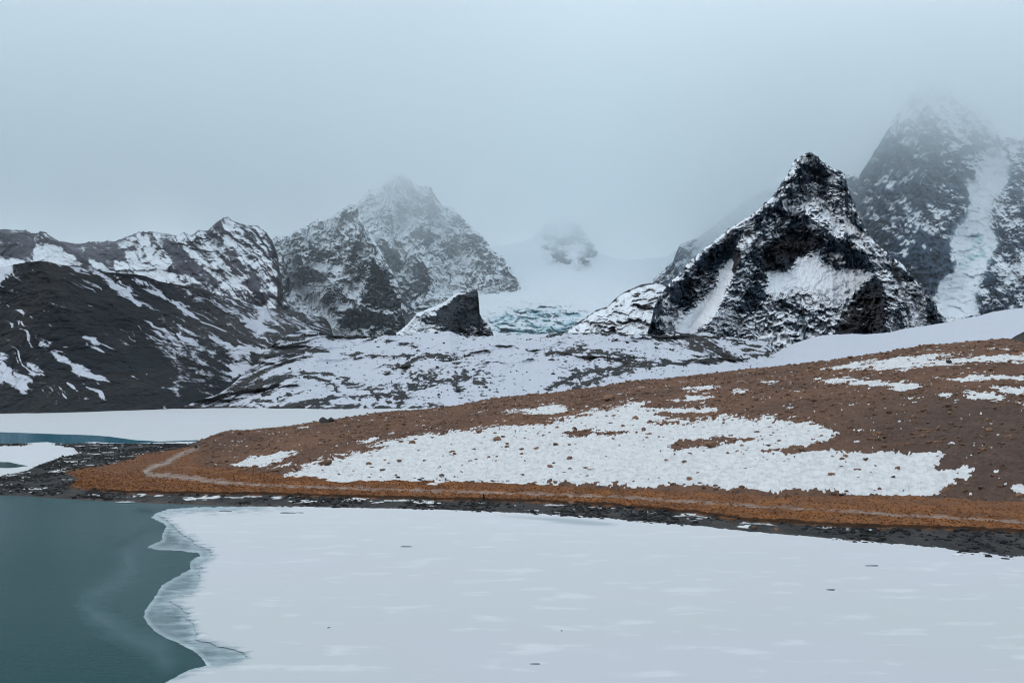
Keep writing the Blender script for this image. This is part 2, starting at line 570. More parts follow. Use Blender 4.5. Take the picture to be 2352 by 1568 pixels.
def peak_snow(px, py, X, Z, nz):
    w = fbs(X / 25, Z / 20, 5, 71) * 11
    s = 0.72 - 0.34 * gullies(px, py, 912, 395, 15, 65) + 0.95 * (nz - 0.42) + 0.26 * fbs(X / 30, Z / 26, 5, 72) + 0.16 * fbs(X / 10 - Z / 20, Z / 7, 4, 73)
    S = lambda v, p, soft=5: v * poly(px, py, zK(p), soft, w)
    s = s + S(0.6, [(1220, 490), (1330, 470), (1400, 520), (1370, 580), (1230, 600), (1130, 580), (1100, 520)])
    s = s + S(0.6, [(1540, 500), (1620, 410), (1690, 460), (1700, 560), (1780, 640), (1820, 700), (1780, 780), (1740, 700), (1640, 680), (1570, 610)])
    s = s + S(0.5, [(890, 540), (950, 580), (1010, 680), (1060, 750), (1000, 740), (930, 660)])
    s = s + S(0.6, [(1330, 760), (1400, 780), (1500, 770), (1440, 830), (1500, 910), (1470, 950), (1400, 830)])
    s = s + S(0.55, [(1520, 900), (1600, 870), (1620, 960), (1700, 1040), (1760, 1000), (1800, 1090), (1700, 1180), (1560, 1220), (1510, 1180), (1540, 1050)])
    s = s + S(0.4, [(1750, 740), (1800, 800), (1900, 860), (1960, 960), (1840, 990), (1760, 900), (1720, 850)])
    s = s + S(0.8, [(1900, 1150), (2030, 1100), (2200, 1200), (2400, 1300), (2400, 1500), (1900, 1500)], 10)
    s = s + S(0.9, [(1250, 1330), (1290, 1340), (1370, 1370), (1300, 1480), (1220, 1490)], 4)
    s = s + S(0.5, [(1440, 1280), (1500, 1180), (1600, 1230), (1500, 1310)], 4)
    s = s - S(0.55, [(1360, 590), (1460, 590), (1560, 640), (1590, 690), (1500, 760), (1400, 780), (1310, 710)])
    s = s - S(0.5, [(1060, 760), (1130, 730), (1200, 780), (1245, 900), (1220, 980), (1150, 960), (1090, 860)])
    s = s - S(0.6, [(1400, 820), (1470, 930), (1510, 1080), (1490, 1230), (1380, 1220), (1360, 1050)])
    s = s - S(0.45, [(1240, 1100), (1330, 1050), (1420, 1270), (1350, 1370), (1260, 1300)])
    s = s - S(0.4, [(1490, 860), (1620, 730), (1760, 780), (1640, 900), (1520, 960)])
    s = s - S(0.4, [(1780, 640), (1960, 690), (2060, 840), (2050, 900), (1900, 830), (1800, 740)])
    s = s - S(0.4, [(1900, 890), (1970, 880), (2050, 990), (1960, 1000)])
    s = s - S(0.35, [(1420, 330), (1510, 230), (1590, 400), (1500, 560), (1430, 500)])
    return s


def peak_rock(px, py, X, Z):
    f = 0.5 + 1.1 * fbm(X / 50, Z / 40, 4, 81)
    return colmix(f, (0.048, 0.070, 0.092), (0.105, 0.098, 0.120))


mountain('mountain', peak_crest, 800, 400, 330, 2000, 2600, 1.0, peak_relief, peak_snow, peak_rock, 2.2, seed=43, slab=True)

# --- shoulder and dark buttress in front of it
butt_crest = zK([(-300, 640), (-120, 600), (0, 650), (60, 690), (90, 690), (110, 670), (145, 655), (240, 660), (250, 668), (275, 630), (340, 588), (395, 552),
                 (430, 545), (460, 520), (530, 502), (540, 518), (590, 508), (640, 472), (740, 400), (775, 375), (810, 366), (840, 388), (865, 450), (890, 510),
                 (915, 580), (960, 640), (1030, 740), (1080, 830), (1110, 900), (1160, 970), (1200, 1060), (1240, 1160), (1245, 1300), (1240, 1440), (1300, 1500)])


def butt_relief(px, py, X, Z):
    r = 60 * line(px, py, zK([(830, 380), (875, 560), (860, 660), (1000, 880), (1090, 1000), (1180, 1200), (1150, 1400)]), 60)
    r += 50 * line(px, py, zK([(860, 660), (790, 800), (760, 900), (640, 1070), (560, 1180)]), 45)
    r += 35 * line(px, py, zK([(1000, 880), (930, 1050), (920, 1200), (800, 1300), (700, 1400)]), 45)
    r += 40 * line(px, py, zK([(190, 660), (180, 900), (200, 1200)]), 35)
    r += 40 * line(px, py, zK([(330, 600), (320, 800), (360, 1080)]), 45)
    r -= 60 * line(px, py, zK([(90, 690), (80, 900), (90, 1130)]), 14)
    r -= 60 * line(px, py, zK([(250, 670), (270, 850), (330, 1100)]), 20)
    r -= 80 * line(px, py, zK([(330, 1150), (420, 1200), (560, 1300), (700, 1480)]), 60)
    r += 18 * gullies(px, py, 806, 440, 13, 95)
    r += 24 * ridged(X / 48, Z / 110, 5, 91, 0.55) + 7 * broken(X / 30 + Z / 70, Z / 20 + X / 90, 92) + 9 * fbm(X / 14, Z / 11, 5, 93, .6)
    return -r


def butt_snow(px, py, X, Z, nz):
    w = fbs(X / 20, Z / 16, 5, 101) * 9
    s = 0.60 - 0.32 * gullies(px, py, 806, 440, 13, 95) + 1.0 * (nz - 0.42) + 0.22 * fbs(X / 26, Z / 16, 5, 102) + 0.18 * fbs(X / 9 + Z / 20, Z / 5, 4, 103)
    S = lambda v, p, soft=4, k=1: v * poly(px, py, zK(p), soft, w * k)
    s = s + S(0.85, [(0, 1110), (60, 1080), (120, 1200), (240, 1220), (320, 1090), (370, 1130), (430, 1090), (520, 1080), (600, 1060), (560, 1150),
                     (520, 1240), (600, 1330), (700, 1450), (800, 1540), (560, 1560), (400, 1480), (250, 1400), (0, 1300)])
    s = s + S(0.8, [(245, 670), (262, 760), (290, 830), (310, 920), (350, 1100), (300, 1080), (260, 960), (240, 850), (250, 760)], 3, .5)
    s = s + S(0.6, [(70, 720), (95, 720), (95, 850), (110, 1000), (85, 1000), (60, 850), (20, 800)], 3, .6)
    s = s + S(0.45, [(340, 640), (480, 590), (620, 520), (660, 600), (600, 680), (440, 660)], 8)
    s = s + S(0.6, [(490, 730), (560, 700), (640, 740), (600, 780), (520, 760), (440, 720)])
    s = s + S(0.55, [(440, 900), (520, 930), (600, 900), (560, 950), (520, 980), (480, 930)])
    s = s + S(0.6, [(870, 780), (910, 790), (920, 850), (860, 850)]) + S(0.5, [(870, 670), (930, 760), (980, 850), (930, 800)])
    s = s + S(0.5, [(770, 1130), (900, 1070), (890, 1140), (800, 1200), (720, 1290), (690, 1280)])
    s = s + S(0.45, [(640, 1060), (720, 900), (770, 830), (760, 900), (690, 1020), (620, 1150)])
    s = s + S(0.6, [(780, 1250), (860, 1290), (900, 1340), (800, 1320), (700, 1340), (620, 1330), (680, 1270)])
    s = s - S(0.5, [(1000, 890), (1090, 980), (1150, 1090), (1200, 1200), (1180, 1330), (1000, 1290), (910, 1230), (930, 1060)])
    s = s - S(0.45, [(360, 940), (500, 960), (620, 1000), (580, 1080), (370, 1080), (340, 980)])
    s = s - S(0.35, [(380, 800), (600, 790), (700, 800), (660, 900), (420, 880)])
    s = s - S(0.5, [(800, 1290), (1000, 1330), (1150, 1350), (1100, 1450), (800, 1490), (660, 1400)])
    s = s - S(0.45, [(800, 760), (870, 660), (820, 860), (760, 900)])
    s = s - S(0.4, [(110, 1150), (200, 1100), (290, 1080), (270, 1180), (220, 1220), (120, 1180)])
    return s


def butt_rock(px, py, X, Z):
    f = sm(640, 480, px) + 0.7 * fbm(X / 40, Z / 30, 4, 111) + 0.1
    return colmix(f, (0.030, 0.042, 0.056), (0.105, 0.102, 0.122))


mountain('mountain', butt_crest, 830, 420, 330, 1750, 2150, 1.0, butt_relief, butt_snow, butt_rock, 1.2, seed=44, slab=True)

# --- long ridge at the left
ridge_crest = zA([(-900, 230), (-300, 200), (-60, 200), (0, 190), (40, 190), (75, 195), (165, 195), (215, 222), (290, 205), (330, 235), (390, 270), (450, 278), (515, 290),
                  (600, 275), (760, 270), (850, 235), (920, 210), (1010, 207), (1075, 215), (1130, 225), (1165, 235), (1210, 208), (1265, 230), (1310, 200),
                  (1370, 200), (1430, 145), (1480, 112), (1500, 108), (1550, 140), (1625, 165), (1700, 168), (1750, 205), (1795, 262), (1830, 350), (1850, 480),
                  (1870, 600), (1900, 680), (1960, 800), (2050, 860)])


def ridge_relief(px, py, X, Z):
    u, v = rot(X, -Z, 48)
    k = sm(330, 430, px)
    r = 9 * ridged(v / 16, u / 110, 5, 121, .6) * (0.5 + k) + 7 * broken(X / 24 + Z / 40, Z / 16, 122) + 9 * fbm(X / 20, Z / 14, 5, 123, .6)
    r += 35 * line(px, py, zA([(1495, 108), (1560, 350), (1690, 600)]), 35)
    r += 30 * line(px, py, zA([(1000, 207), (1100, 380), (1300, 560)]), 40)
    r += 25 * line(px, py, zA([(290, 205), (480, 330), (620, 440)]), 35)
    return -r


def ridge_snow(px, py, X, Z, nz):
    w = fbs(X / 18, Z / 14, 5, 131, .7) * 6
    u, v = rot(X, -Z, 50)
    k = sm(330, 400, px)
    s = 0.33 + 0.9 * (nz - 0.42) + 0.14 * fbs(X / 22, Z / 16, 5, 132) * (1 - k * 0.5) + 0.26 * (0.4 + 0.6 * k) * fbs(u / 45, v / 4.5, 5, 133) + 0.16 * fbs(X / 8, Z / 6, 4, 134)
    S = lambda a, p, soft=4: a * poly(px, py, zA(p), soft, w)
    s = s + S(0.75, [(235, 310), (300, 290), (390, 310), (440, 360), (500, 390), (540, 430), (400, 430), (230, 400), (220, 340)])
    s = s + S(0.7, [(0, 370), (80, 400), (180, 410), (60, 440), (0, 440)])
    s = s + S(0.75, [(830, 350), (880, 340), (900, 420), (960, 460), (1050, 500), (1120, 560), (980, 520), (900, 480), (850, 400)])
    s = s + S(0.75, [(920, 230), (960, 240), (990, 290), (1060, 330), (1050, 400), (1120, 400), (1110, 460), (1180, 530), (1280, 560), (1150, 560), (1050, 500), (1000, 440), (960, 340)])
    s = s + S(0.6, [(1180, 250), (1260, 330), (1400, 470), (1560, 600), (1480, 560), (1330, 430), (1220, 320)], 3)
    s = s + S(0.6, [(1340, 250), (1420, 350), (1560, 500), (1700, 640), (1560, 560), (1430, 410)], 3)
    s = s + S(0.5, [(1480, 140), (1530, 150), (1520, 260), (1620, 330), (1480, 320)], 5)
    s = s + S(0.6, [(760, 400), (830, 420), (870, 470), (760, 470)]) + S(0.5, [(600, 400), (680, 420), (740, 460), (620, 440)])
    s = s + S(0.7, [(1200, 500), (1260, 490), (1290, 540), (1240, 555)])
    s = s - S(0.35, [(0, 200), (200, 215), (230, 320), (200, 390), (0, 370)])
    s = s - S(0.35, [(400, 280), (760, 290), (840, 380), (740, 440), (560, 400), (420, 320)])
    s = s - S(0.45, [(1060, 240), (1190, 300), (1360, 470), (1500, 570), (1330, 540), (1180, 480), (1100, 350)])
    s = s - S(0.5, [(1640, 440), (1720, 530), (1710, 640), (1650, 570)])
    s = s - 0.25 * sm(10, 2, py - curve(ridge_crest)(px))
    return s


def ridge_rock(px, py, X, Z):
    f = 0.4 + fbm(X / 40, Z / 30, 4, 141)
    return colmix(f, (0.060, 0.062, 0.078), (0.120, 0.108, 0.130))


mountain('mountain', ridge_crest, 860, 560, 260, 1400, 1750, 1.0, ridge_relief, ridge_snow, ridge_rock, 2.0, seed=45, slab=True)

# --- horn of dark rock before the glacier
horn_crest = zK([(1200, 1520), (1270, 1475), (1340, 1405), (1380, 1350), (1450, 1322), (1600, 1262), (1690, 1205), (1720, 1185), (1760, 1160), (1850, 1137),
                 (1900, 1132), (1922, 1134), (1932, 1180), (1940, 1260), (1946, 1350), (1970, 1400), (2030, 1450), (2060, 1510), (2078, 1568), (2090, 1600)])


def horn_relief(px, py, X, Z):
    r = 40 * line(px, py, zK([(1910, 1132), (1780, 1250), (1700, 1450), (1680, 1560)]), 50)
    r += 12 * ridged(X / 30, Z / 44, 4, 151, .5) + 7 * broken(X / 14 + Z / 30, Z / 7, 152) + 2.5 * broken(X / 6, Z / 3, 154) + 5 * fbm(X / 8, Z / 6, 4, 153)
    return -r


def horn_snow(px, py, X, Z, nz):
    w = fbs(X / 12, Z / 8, 5, 161) * 7
    s = 0.26 + 0.9 * (nz - 0.42) + 0.22 * fbs(X / 20, Z / 8, 5, 162)
    S = lambda a, p, soft=4: a * poly(px, py, zK(p), soft, w)
    s = s + S(0.7, [(1260, 1480), (1390, 1340), (1600, 1265), (1720, 1190), (1690, 1240), (1560, 1310), (1560, 1370), (1400, 1400), (1500, 1470), (1580, 1500), (1500, 1560), (1240, 1560)])
    s = s - S(0.5, [(1720, 1200), (1920, 1135), (1940, 1350), (1990, 1450), (1700, 1500), (1450, 1390), (1650, 1290)])
    return s


mountain('crag', horn_crest, 820, 230, 130, 1480, 1620, 1.0, horn_relief, horn_snow,
         lambda px, py, X, Z: colmix(0.5 + fbm(X / 25, Z / 20, 3, 171), (0.024, 0.036, 0.048), (0.046, 0.046, 0.056)), 0.7, 120, seed=46, slab=True, round_=(14, 8), warp=(4, 18))

# --- snowy knob between glacier and pyramid
knob_crest = zC([(100, 1020), (150, 990), (210, 930), (300, 870), (430, 780), (480, 765), (530, 750), (620, 660), (680, 620), (740, 590), (850, 545), (970, 530),
                 (1040, 550), (1100, 590), (1200, 700), (1300, 900)])


def knob_relief(px, py, X, Z):
    return -(12 * ridged(X / 40 + Z / 30, Z / 24, 4, 181, .5) + 5 * broken(X / 20, Z / 9, 183) + 6 * fbm(X / 16, Z / 8, 5, 182, .6))


def knob_snow(px, py, X, Z, nz):
    u, v = rot(X, -Z, -42)
    k = sm(1440, 1380, px)
    s = 0.58 + 0.8 * (nz - 0.5) + (1 - k) * 0.34 * fbs(X / 28, Z / 7, 5, 191) + k * 0.34 * fbs(u / 60, v / 5, 4, 192)
    c = curve(knob_crest)(px)
    s = s - 0.35 * np.exp(-((py - c - 2) / 3.0) ** 2)
    return s


mountain('hill', knob_crest, 800, 230, 150, 1420, 1560, 1.0, knob_relief, knob_snow,
         lambda px, py, X, Z: colmix(0.5 + fbm(X / 20, Z / 15, 3, 195), (0.04, 0.045, 0.055), (0.07, 0.06, 0.065)), 0.6, 150, seed=47, slab=True, round_=(25, 20), warp=(5, 20))

# --- the pyramid
pyr_crest = zL([(40, 1500), (70, 1470), (100, 1400), (130, 1280), (170, 1180), (230, 1100), (330, 1000), (400, 920), (470, 850), (560, 780), (660, 700), (760, 625),
                (880, 550), (1010, 450), (1090, 360), (1130, 290), (1165, 240), (1195, 200), (1210, 150), (1250, 105), (1310, 65), (1350, 50)]) + zM(
    [(290, 53), (305, 64), (340, 90), (365, 125), (440, 175), (500, 190), (540, 212), (558, 260), (573, 340), (590, 390), (620, 440), (640, 510), (680, 590), (740, 700),
     (800, 770), (860, 830), (900, 850), (980, 910), (1060, 1000), (1120, 1080), (1190, 1160), (1240, 1220), (1300, 1290), (1345, 1345), (1440, 1380), (1500, 1420), (1520, 1560)])


PYR_FIELD = zM([(-30, 1000), (100, 985), (190, 900), (260, 870), (350, 850), (360, 930), (480, 975), (600, 975), (760, 1010), (700, 1060), (560, 1090), (420, 1130), (200, 1120), (0, 1160), (-60, 1100)])
PYR_COULOIR = zL([(740, 890), (745, 960), (730, 1060), (680, 1140), (640, 1240), (600, 1330), (510, 1400), (470, 1470), (290, 1470), (380, 1330), (520, 1200), (620, 1100), (660, 960)])


def pyr_relief(px, py, X, Z):
    calm = np.maximum(poly(px, py, PYR_FIELD, 10), poly(px, py, PYR_COULOIR, 5))
    # long ribs running down from the summit, and cliffs
    r = 45 * line(px, py, zL([(1350, 50), (1270, 180), (1130, 410), (1000, 560), (960, 700), (830, 800), (780, 1000), (640, 1280), (560, 1400)]), 42)
    r += 40 * line(px, py, zL([(1010, 450), (700, 700), (540, 820), (300, 1080), (130, 1400)]), 26)
    r += 40 * line(px, py, zM([(300, 60), (460, 200), (560, 400), (700, 700), (860, 960), (1000, 1200), (1050, 1440)]), 40)
    r += 45 * line(px, py, zM([(250, 550), (480, 720), (640, 800), (780, 1000), (850, 1150), (880, 1480)]), 34)
    r += 30 * line(px, py, zM([(880, 850), (1040, 1010), (1200, 1180), (1320, 1400)]), 24)
    r -= 18 * line(px, py, zL([(740, 880), (700, 1020), (560, 1200), (400, 1440)]), 30)
    r -= 30 * line(px, py, zM([(900, 870), (940, 1000), (1020, 1180), (1060, 1430)]), 10)
    r -= 22 * poly(px, py, zM([(-20, 960), (100, 960), (300, 950), (560, 970), (760, 1010), (620, 1200), (440, 1330), (200, 1400), (0, 1300)]), 40)
    r += (1 - 0.85 * calm) * 13 * gullies(px, py, 1858, 340, 13, 207)
    r += (1 - 0.85 * calm) * (14 * ridged(X / 42, Z / 70, 4, 201, 0.5) + 6 * broken(X / 20 + Z / 60, Z / 11 - X / 70, 202) + 2.2 * broken(X / 11 + Z / 20, Z / 6.0 - X / 30, 205) + 7 * fbm(X / 14, Z / 9, 5, 203, 0.6))
    return -r


def pyr_snow(px, py, X, Z, nz):
    w = fbs(X / 14, Z / 10, 5, 211) * 9
    w2 = fbs(X / 6, Z / 3.5, 4, 216)
    s = 0.46 - 0.36 * gullies(px, py, 1858, 340, 13, 207) + 0.95 * (nz - 0.42) + 0.30 * fbs(X / 26 + Z / 30, Z / 12, 5, 212) + 0.14 * fbs(X / 8 + Z / 12, Z / 4.2, 4, 213)
    SL = lambda a, p, soft=4, k=1.0: a * poly(px, py, zL(p), soft, w * k)
    SM = lambda a, p, soft=4, k=1.0: a * poly(px, py, zM(p), soft, w * k)
    # snow
    s = s + SM(1.0, [(-30, 1000), (100, 985), (190, 900), (260, 870), (350, 850), (360, 930), (480, 975), (600, 975), (760, 1010), (740, 1070), (640, 1130), (540, 1230), (340, 1290),
                     (150, 1200), (0, 1240), (-60, 1120)], 6)
    s = s + SL(0.95, [(740, 890), (745, 960), (730, 1060), (680, 1140), (640, 1240), (600, 1330), (510, 1400), (470, 1470), (290, 1470), (380, 1330), (520, 1200), (620, 1100), (660, 960)], 3, .6)
    s = s + SL(0.5, [(200, 1340), (330, 1290), (380, 1330), (300, 1440), (200, 1440)])
    s = s + SL(0.45, [(1050, 410), (1100, 420), (900, 590), (760, 700), (600, 800), (480, 900), (400, 1000), (390, 960), (470, 850), (660, 700), (880, 550), (1000, 460)], 3, .5)
    s = s + SL(0.65, [(830, 640), (930, 580), (940, 700), (900, 800), (830, 890), (810, 760)]) + SL(0.5, [(960, 730), (1000, 740), (980, 810), (950, 790)])
    s = s + SL(0.6, [(1260, 120), (1340, 55), (1320, 120), (1260, 190), (1200, 220), (1220, 160)], 3)
    s = s + SM(0.16, [(60, 480), (180, 470), (330, 500), (480, 580), (640, 640), (740, 740), (760, 790), (660, 730), (480, 690), (400, 650), (330, 570), (200, 550), (110, 560)], 9)
    s = s + SM(0.65, [(380, 470), (430, 500), (480, 620), (500, 680), (430, 650), (400, 560)], 3) + SM(0.6, [(540, 560), (620, 620), (700, 690), (770, 770), (690, 740), (560, 640)], 3)
    s = s + SM(0.7, [(250, 620), (330, 610), (320, 650), (250, 650)], 3) + SM(0.6, [(200, 680), (270, 660), (250, 700)], 3)
    s = s + SL(0.6, [(1140, 440), (1180, 480), (1280, 480), (1260, 540), (1180, 560), (1150, 520)]) + SL(0.5, [(1090, 580), (1180, 600), (1140, 650)])
    s = s + SM(0.75, [(900, 870), (930, 960), (1000, 1080), (1060, 1230), (1070, 1430), (1050, 1400), (1020, 1200), (950, 1040), (900, 930)], 2, .4)
    s = s + SM(0.6, [(860, 1100), (910, 1110), (900, 1170), (860, 1160)], 3) + SM(0.5, [(720, 860), (780, 900), (830, 960), (760, 940)], 3)
    s = s + SM(0.7, [(1270, 1260), (1380, 1340), (1440, 1385), (1340, 1390), (1290, 1310)], 3, .5)
    s = s + SM(0.6, [(470, 880), (520, 850), (530, 880), (480, 900)], 2) + SM(0.5, [(980, 1050), (1010, 1080), (1020, 1140), (990, 1110)], 3)
    s = s + SL(0.35, [(500, 1440), (620, 1320), (760, 1200), (860, 1140), (840, 1200), (760, 1290), (680, 1400), (640, 1480)]) + SL(0.6, [(820, 1010), (900, 1000), (890, 1030), (820, 1060)], 3)
    low = sm(1150, 1400, (py / (2352 / 4096.) - 580) / .5102)
    s = s + 0.16 * low
    s = s + SM(0.6, [(-120, 1480), (80, 1440), (130, 1500), (130, 1600), (-200, 1600)]) * 1.0
    s = s + SM(0.10, [(120, 180), (280, 40), (560, 200), (640, 480), (780, 760), (900, 900), (1240, 1240), (1300, 1420), (900, 1460), (860, 1080), (760, 900), (480, 760), (200, 560), (60, 520), (-20, 440)], 14)
    s = s + SL(0.12, [(60, 1500), (330, 1000), (760, 625), (1130, 290), (1160, 420), (1000, 700), (980, 1000), (1100, 1300), (900, 1500)], 14)
    s = s - 0.45 * np.exp(-np.maximum(py - curve(pyr_crest)(px), 0) / 4.0) * (w2 < 0.5)
    # bare rock
    s = s - SL(0.55, [(740, 720), (800, 690), (770, 800), (740, 890), (650, 940), (560, 980), (460, 1010), (520, 900), (620, 800)])
    s = s - SL(0.52, [(270, 1090), (420, 1100), (440, 1200), (390, 1320), (340, 1290), (260, 1200)])
    s = s - SL(0.41, [(780, 760), (830, 880), (760, 1010), (700, 1150), (600, 1330), (640, 1230), (730, 1080), (740, 920)])
    s = s - SL(0.55, [(1000, 800), (1130, 700), (1230, 580), (1330, 560), (1280, 680), (1440, 700), (1460, 800), (1330, 860), (1230, 940), (1180, 980), (980, 990)])
    s = s - SM(0.59, [(640, 1180), (770, 1000), (830, 1060), (870, 1220), (880, 1480), (480, 1500), (500, 1330)], 5)
    s = s - SM(0.55, [(480, 780), (600, 780), (690, 850), (750, 920), (770, 1000), (640, 960), (520, 900), (540, 850)])
    s = s - SM(0.15, [(180, 200), (260, 190), (330, 180), (430, 230), (450, 310), (280, 290), (190, 270)]) - SM(0.25, [(500, 200), (550, 220), (580, 370), (520, 340), (490, 260)])
    s = s - SL(0.52, [(860, 1140), (940, 1060), (1010, 1150), (1000, 1240), (860, 1320), (790, 1320)]) - SL(0.44, [(1020, 470), (1130, 430), (1140, 540), (1010, 560)])
    s = s - SM(0.44, [(1180, 1150), (1250, 1230), (1330, 1400), (1190, 1420), (1200, 1250)]) - SM(0.37, [(1000, 1200), (1040, 1260), (1050, 1430), (960, 1440), (930, 1300)])
    s = s - SL(0.37, [(70, 1470), (130, 1270), (200, 1180), (190, 1300), (150, 1420), (100, 1490)])
    s = s - 0.2 * (w2 > 0.2) * poly(px, py, zM([(-60, 1060), (480, 1100), (700, 1080), (480, 1230), (0, 1260)]), 20)
    return s


def pyr_rock(px, py, X, Z):
    f = 0.35 + 1.0 * fbm(X / 35, Z / 30, 4, 221)
    c = colmix(f, (0.026, 0.050, 0.078), (0.060, 0.072, 0.096))
    b = poly(px, py, zL([(740, 900), (820, 740), (830, 880), (760, 1010), (600, 1340), (640, 1230)]), 6) + poly(px, py, zM([(500, 1330), (640, 1180), (820, 1060), (870, 1220), (880, 1480), (480, 1500)]), 16) \
        + poly(px, py, zL([(1000, 800), (1130, 700), (1440, 720), (1330, 860), (980, 990)]), 16)
    return colmix(b * 0.8, c, (0.046, 0.037, 0.036))


pyramid, _ = mountain('mountain', pyr_crest, 815, 560, 400, 1350, lambda px, py: 1600 + 0 * px, 1.0, pyr_relief, pyr_snow, pyr_rock, 4.0, 260, mat=M_MID, seed=48, slab=True, round_=(12, 8), warp=(2.0, 22))

# --- dark hillside at the left of the far lake
hill_crest = zA([(-1000, 600), (-300, 500), (-60, 450), (0, 440), (60, 432), (130, 418), (180, 410), (260, 400), (330, 408), (400, 428), (500, 432), (560, 450), (640, 468), (760, 480),
                 (870, 487), (960, 500), (1050, 535), (1150, 555), (1250, 570), (1340, 585), (1400, 610), (1500, 640), (1600, 662), (1700, 700), (1800, 714), (1900, 722),
                 (2000, 745), (2060, 762), (2150, 775), (2185, 830), (2200, 890), (2250, 960)])


def hill_relief(px, py, X, Z):
    u, v = rot(X, -Z, 33)
    r = 7 * ridged(v / 30, u / 140, 4, 231) + 6 * fbm(u / 60, v / 14, 5, 232) + 3.0 * fbm(X / 7, Z / 4.5, 5, 233, .68) + 0.8 * broken(u / 8, v / 5, 234)
    r -= 14 * line(px, py, zA([(1100, 560), (1300, 760), (1450, 930), (1530, 1150)]), 60)
    r += 16 * line(px, py, zA([(260, 400), (420, 700), (800, 1000), (1000, 1250)]), 120)
    return -r


def hill_snow(px, py, X, Z, nz):
    u, v = rot(X, -Z, 31)
    w = fbs(u / 20, v / 4, 5, 241, .7) * 7
    streak = fbs(u / 45, v / 5.5, 5, 242, 0.55)
    s = 0.10 + 0.4 * (nz - 0.5) + 0.20 * streak + 0.10 * fbs(u / 9, v / 2.2, 4, 243) + 0.60 * sm(0.25, 0.9, fbs(u / 30, v / 1.8, 5, 244, .6)) * sm(-0.5, 0.4, fbs(X / 45, Z / 30, 3, 245))
    brk = np.clip(0.85 + 0.45 * fbs(u / 14, v / 2.2, 4, 246, .65), 0, 1.3)
    S = lambda a, p, soft=4: a * brk * poly(px, py, zA(p), soft + 2, w * 1.3)
    s = s + S(0.65, [(0, 990), (50, 1030), (30, 1060), (100, 1120), (200, 1190), (180, 1270), (90, 1240), (0, 1200)])
    s = s + S(0.8, [(270, 955), (340, 985), (420, 1030), (470, 1080), (600, 1130), (700, 1180), (745, 1212), (640, 1180), (560, 1150), (480, 1105), (400, 1060), (330, 1010)], 3)
    s = s + S(0.6, [(560, 910), (630, 905), (650, 960), (680, 1000), (640, 1000)], 3) + S(0.6, [(120, 710), (150, 715), (210, 770), (170, 755)], 2) + S(0.6, [(10, 645), (30, 660), (55, 692), (30, 680)], 2)
    s = s + S(0.75, [(640, 475), (760, 520), (850, 580), (920, 690), (860, 660), (780, 610), (690, 545)], 3) + S(0.75, [(850, 490), (960, 530), (1060, 600), (1085, 645), (1000, 600), (900, 540)], 3)
    s = s + S(0.65, [(1100, 640), (1160, 660), (1230, 715), (1320, 790), (1220, 740)], 2) + S(0.8, [(-60, 430), (60, 432), (100, 455), (60, 490), (0, 545), (-60, 560)], 3)
    s = s + S(0.7, [(430, 425), (540, 440), (640, 470), (560, 470), (470, 445)], 2) + S(0.6, [(240, 900), (330, 940), (290, 930)], 2) + S(0.6, [(190, 1080), (260, 1110), (290, 1140), (230, 1120)], 2)
    s = s + S(0.5, [(180, 1140), (230, 1150), (220, 1165)], 2) + S(0.6, [(320, 820), (400, 880), (340, 850)], 2) + S(0.6, [(400, 960), (440, 970), (430, 990)], 2) + S(0.5, [(500, 1120), (560, 1150), (520, 1160)], 2)
    s = s + S(0.24, [(1000, 760), (1200, 880), (1450, 900), (1700, 1010), (1650, 1100), (1500, 1170), (1420, 1310), (1150, 1260), (1080, 1060), (940, 900)], 16)
    s = s + S(0.55, [(1170, 890), (1300, 950), (1420, 1010), (1400, 1020), (1260, 960)], 3) + S(0.5, [(1300, 840), (1440, 900), (1560, 970), (1640, 1010), (1560, 1000), (1400, 910)], 3)
    s = s + S(0.5, [(1140, 800), (1220, 850), (1300, 900), (1200, 860)], 3) + S(0.5, [(1480, 800), (1560, 830), (1500, 820)], 2) + S(0.6, [(1580, 960), (1700, 985), (1770, 990), (1720, 1015), (1640, 1000)], 3)
    s = s + S(0.6, [(1500, 1090), (1640, 1100), (1600, 1140), (1540, 1170)], 3)
    s = s + S(0.30, [(1150, 560), (1400, 612), (1700, 700), (2000, 745), (2150, 780), (2190, 880), (1900, 860), (1690, 880), (1500, 780), (1300, 700)], 10)
    s = s + S(0.5, [(1690, 660), (1800, 760), (1780, 790), (1690, 720)], 4) + S(0.55, [(1600, 800), (1720, 800), (1790, 860), (1700, 880), (1600, 850)], 4)
    s = s - S(0.2, [(180, 420), (400, 440), (620, 560), (900, 720), (1050, 1000), (1100, 1260), (760, 1300), (500, 1050), (250, 850), (60, 640)], 14)
    s = s - 0.35 * sm(1290, 1350, (py * 4096 / 2352. - 800) / .6058)
    return s


def hill_rock(px, py, X, Z):
    f = 0.42 + 0.7 * fbs(X / 40, Z / 26, 5, 251, .65)
    c = colmix(f, (0.009, 0.013, 0.018), (0.023, 0.022, 0.023))
    return colmix(sm(330, 600, px) * sm(860, 720, py), c, (0.060, 0.058, 0.062))


hill_base = [(-200, 956), (0, 952), (200, 947), (400, 944)] + zA([(1200, 1365), (1300, 1365), (1450, 1340), (1540, 1270), (1640, 1190), (1700, 1130), (1760, 1050), (1900, 1000), (2260, 1050)])
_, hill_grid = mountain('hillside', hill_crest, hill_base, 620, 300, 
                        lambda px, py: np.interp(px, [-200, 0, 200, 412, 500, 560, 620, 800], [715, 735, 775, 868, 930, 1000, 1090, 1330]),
                        lambda px, py: np.interp(px, [-200, 100, 300, 450, 600, 800], [930, 960, 1060, 1130, 1240, 1420]), 0.9, hill_relief, hill_snow, hill_rock, 1.0, 250, mat=M_MID_SHADED, seed=49)

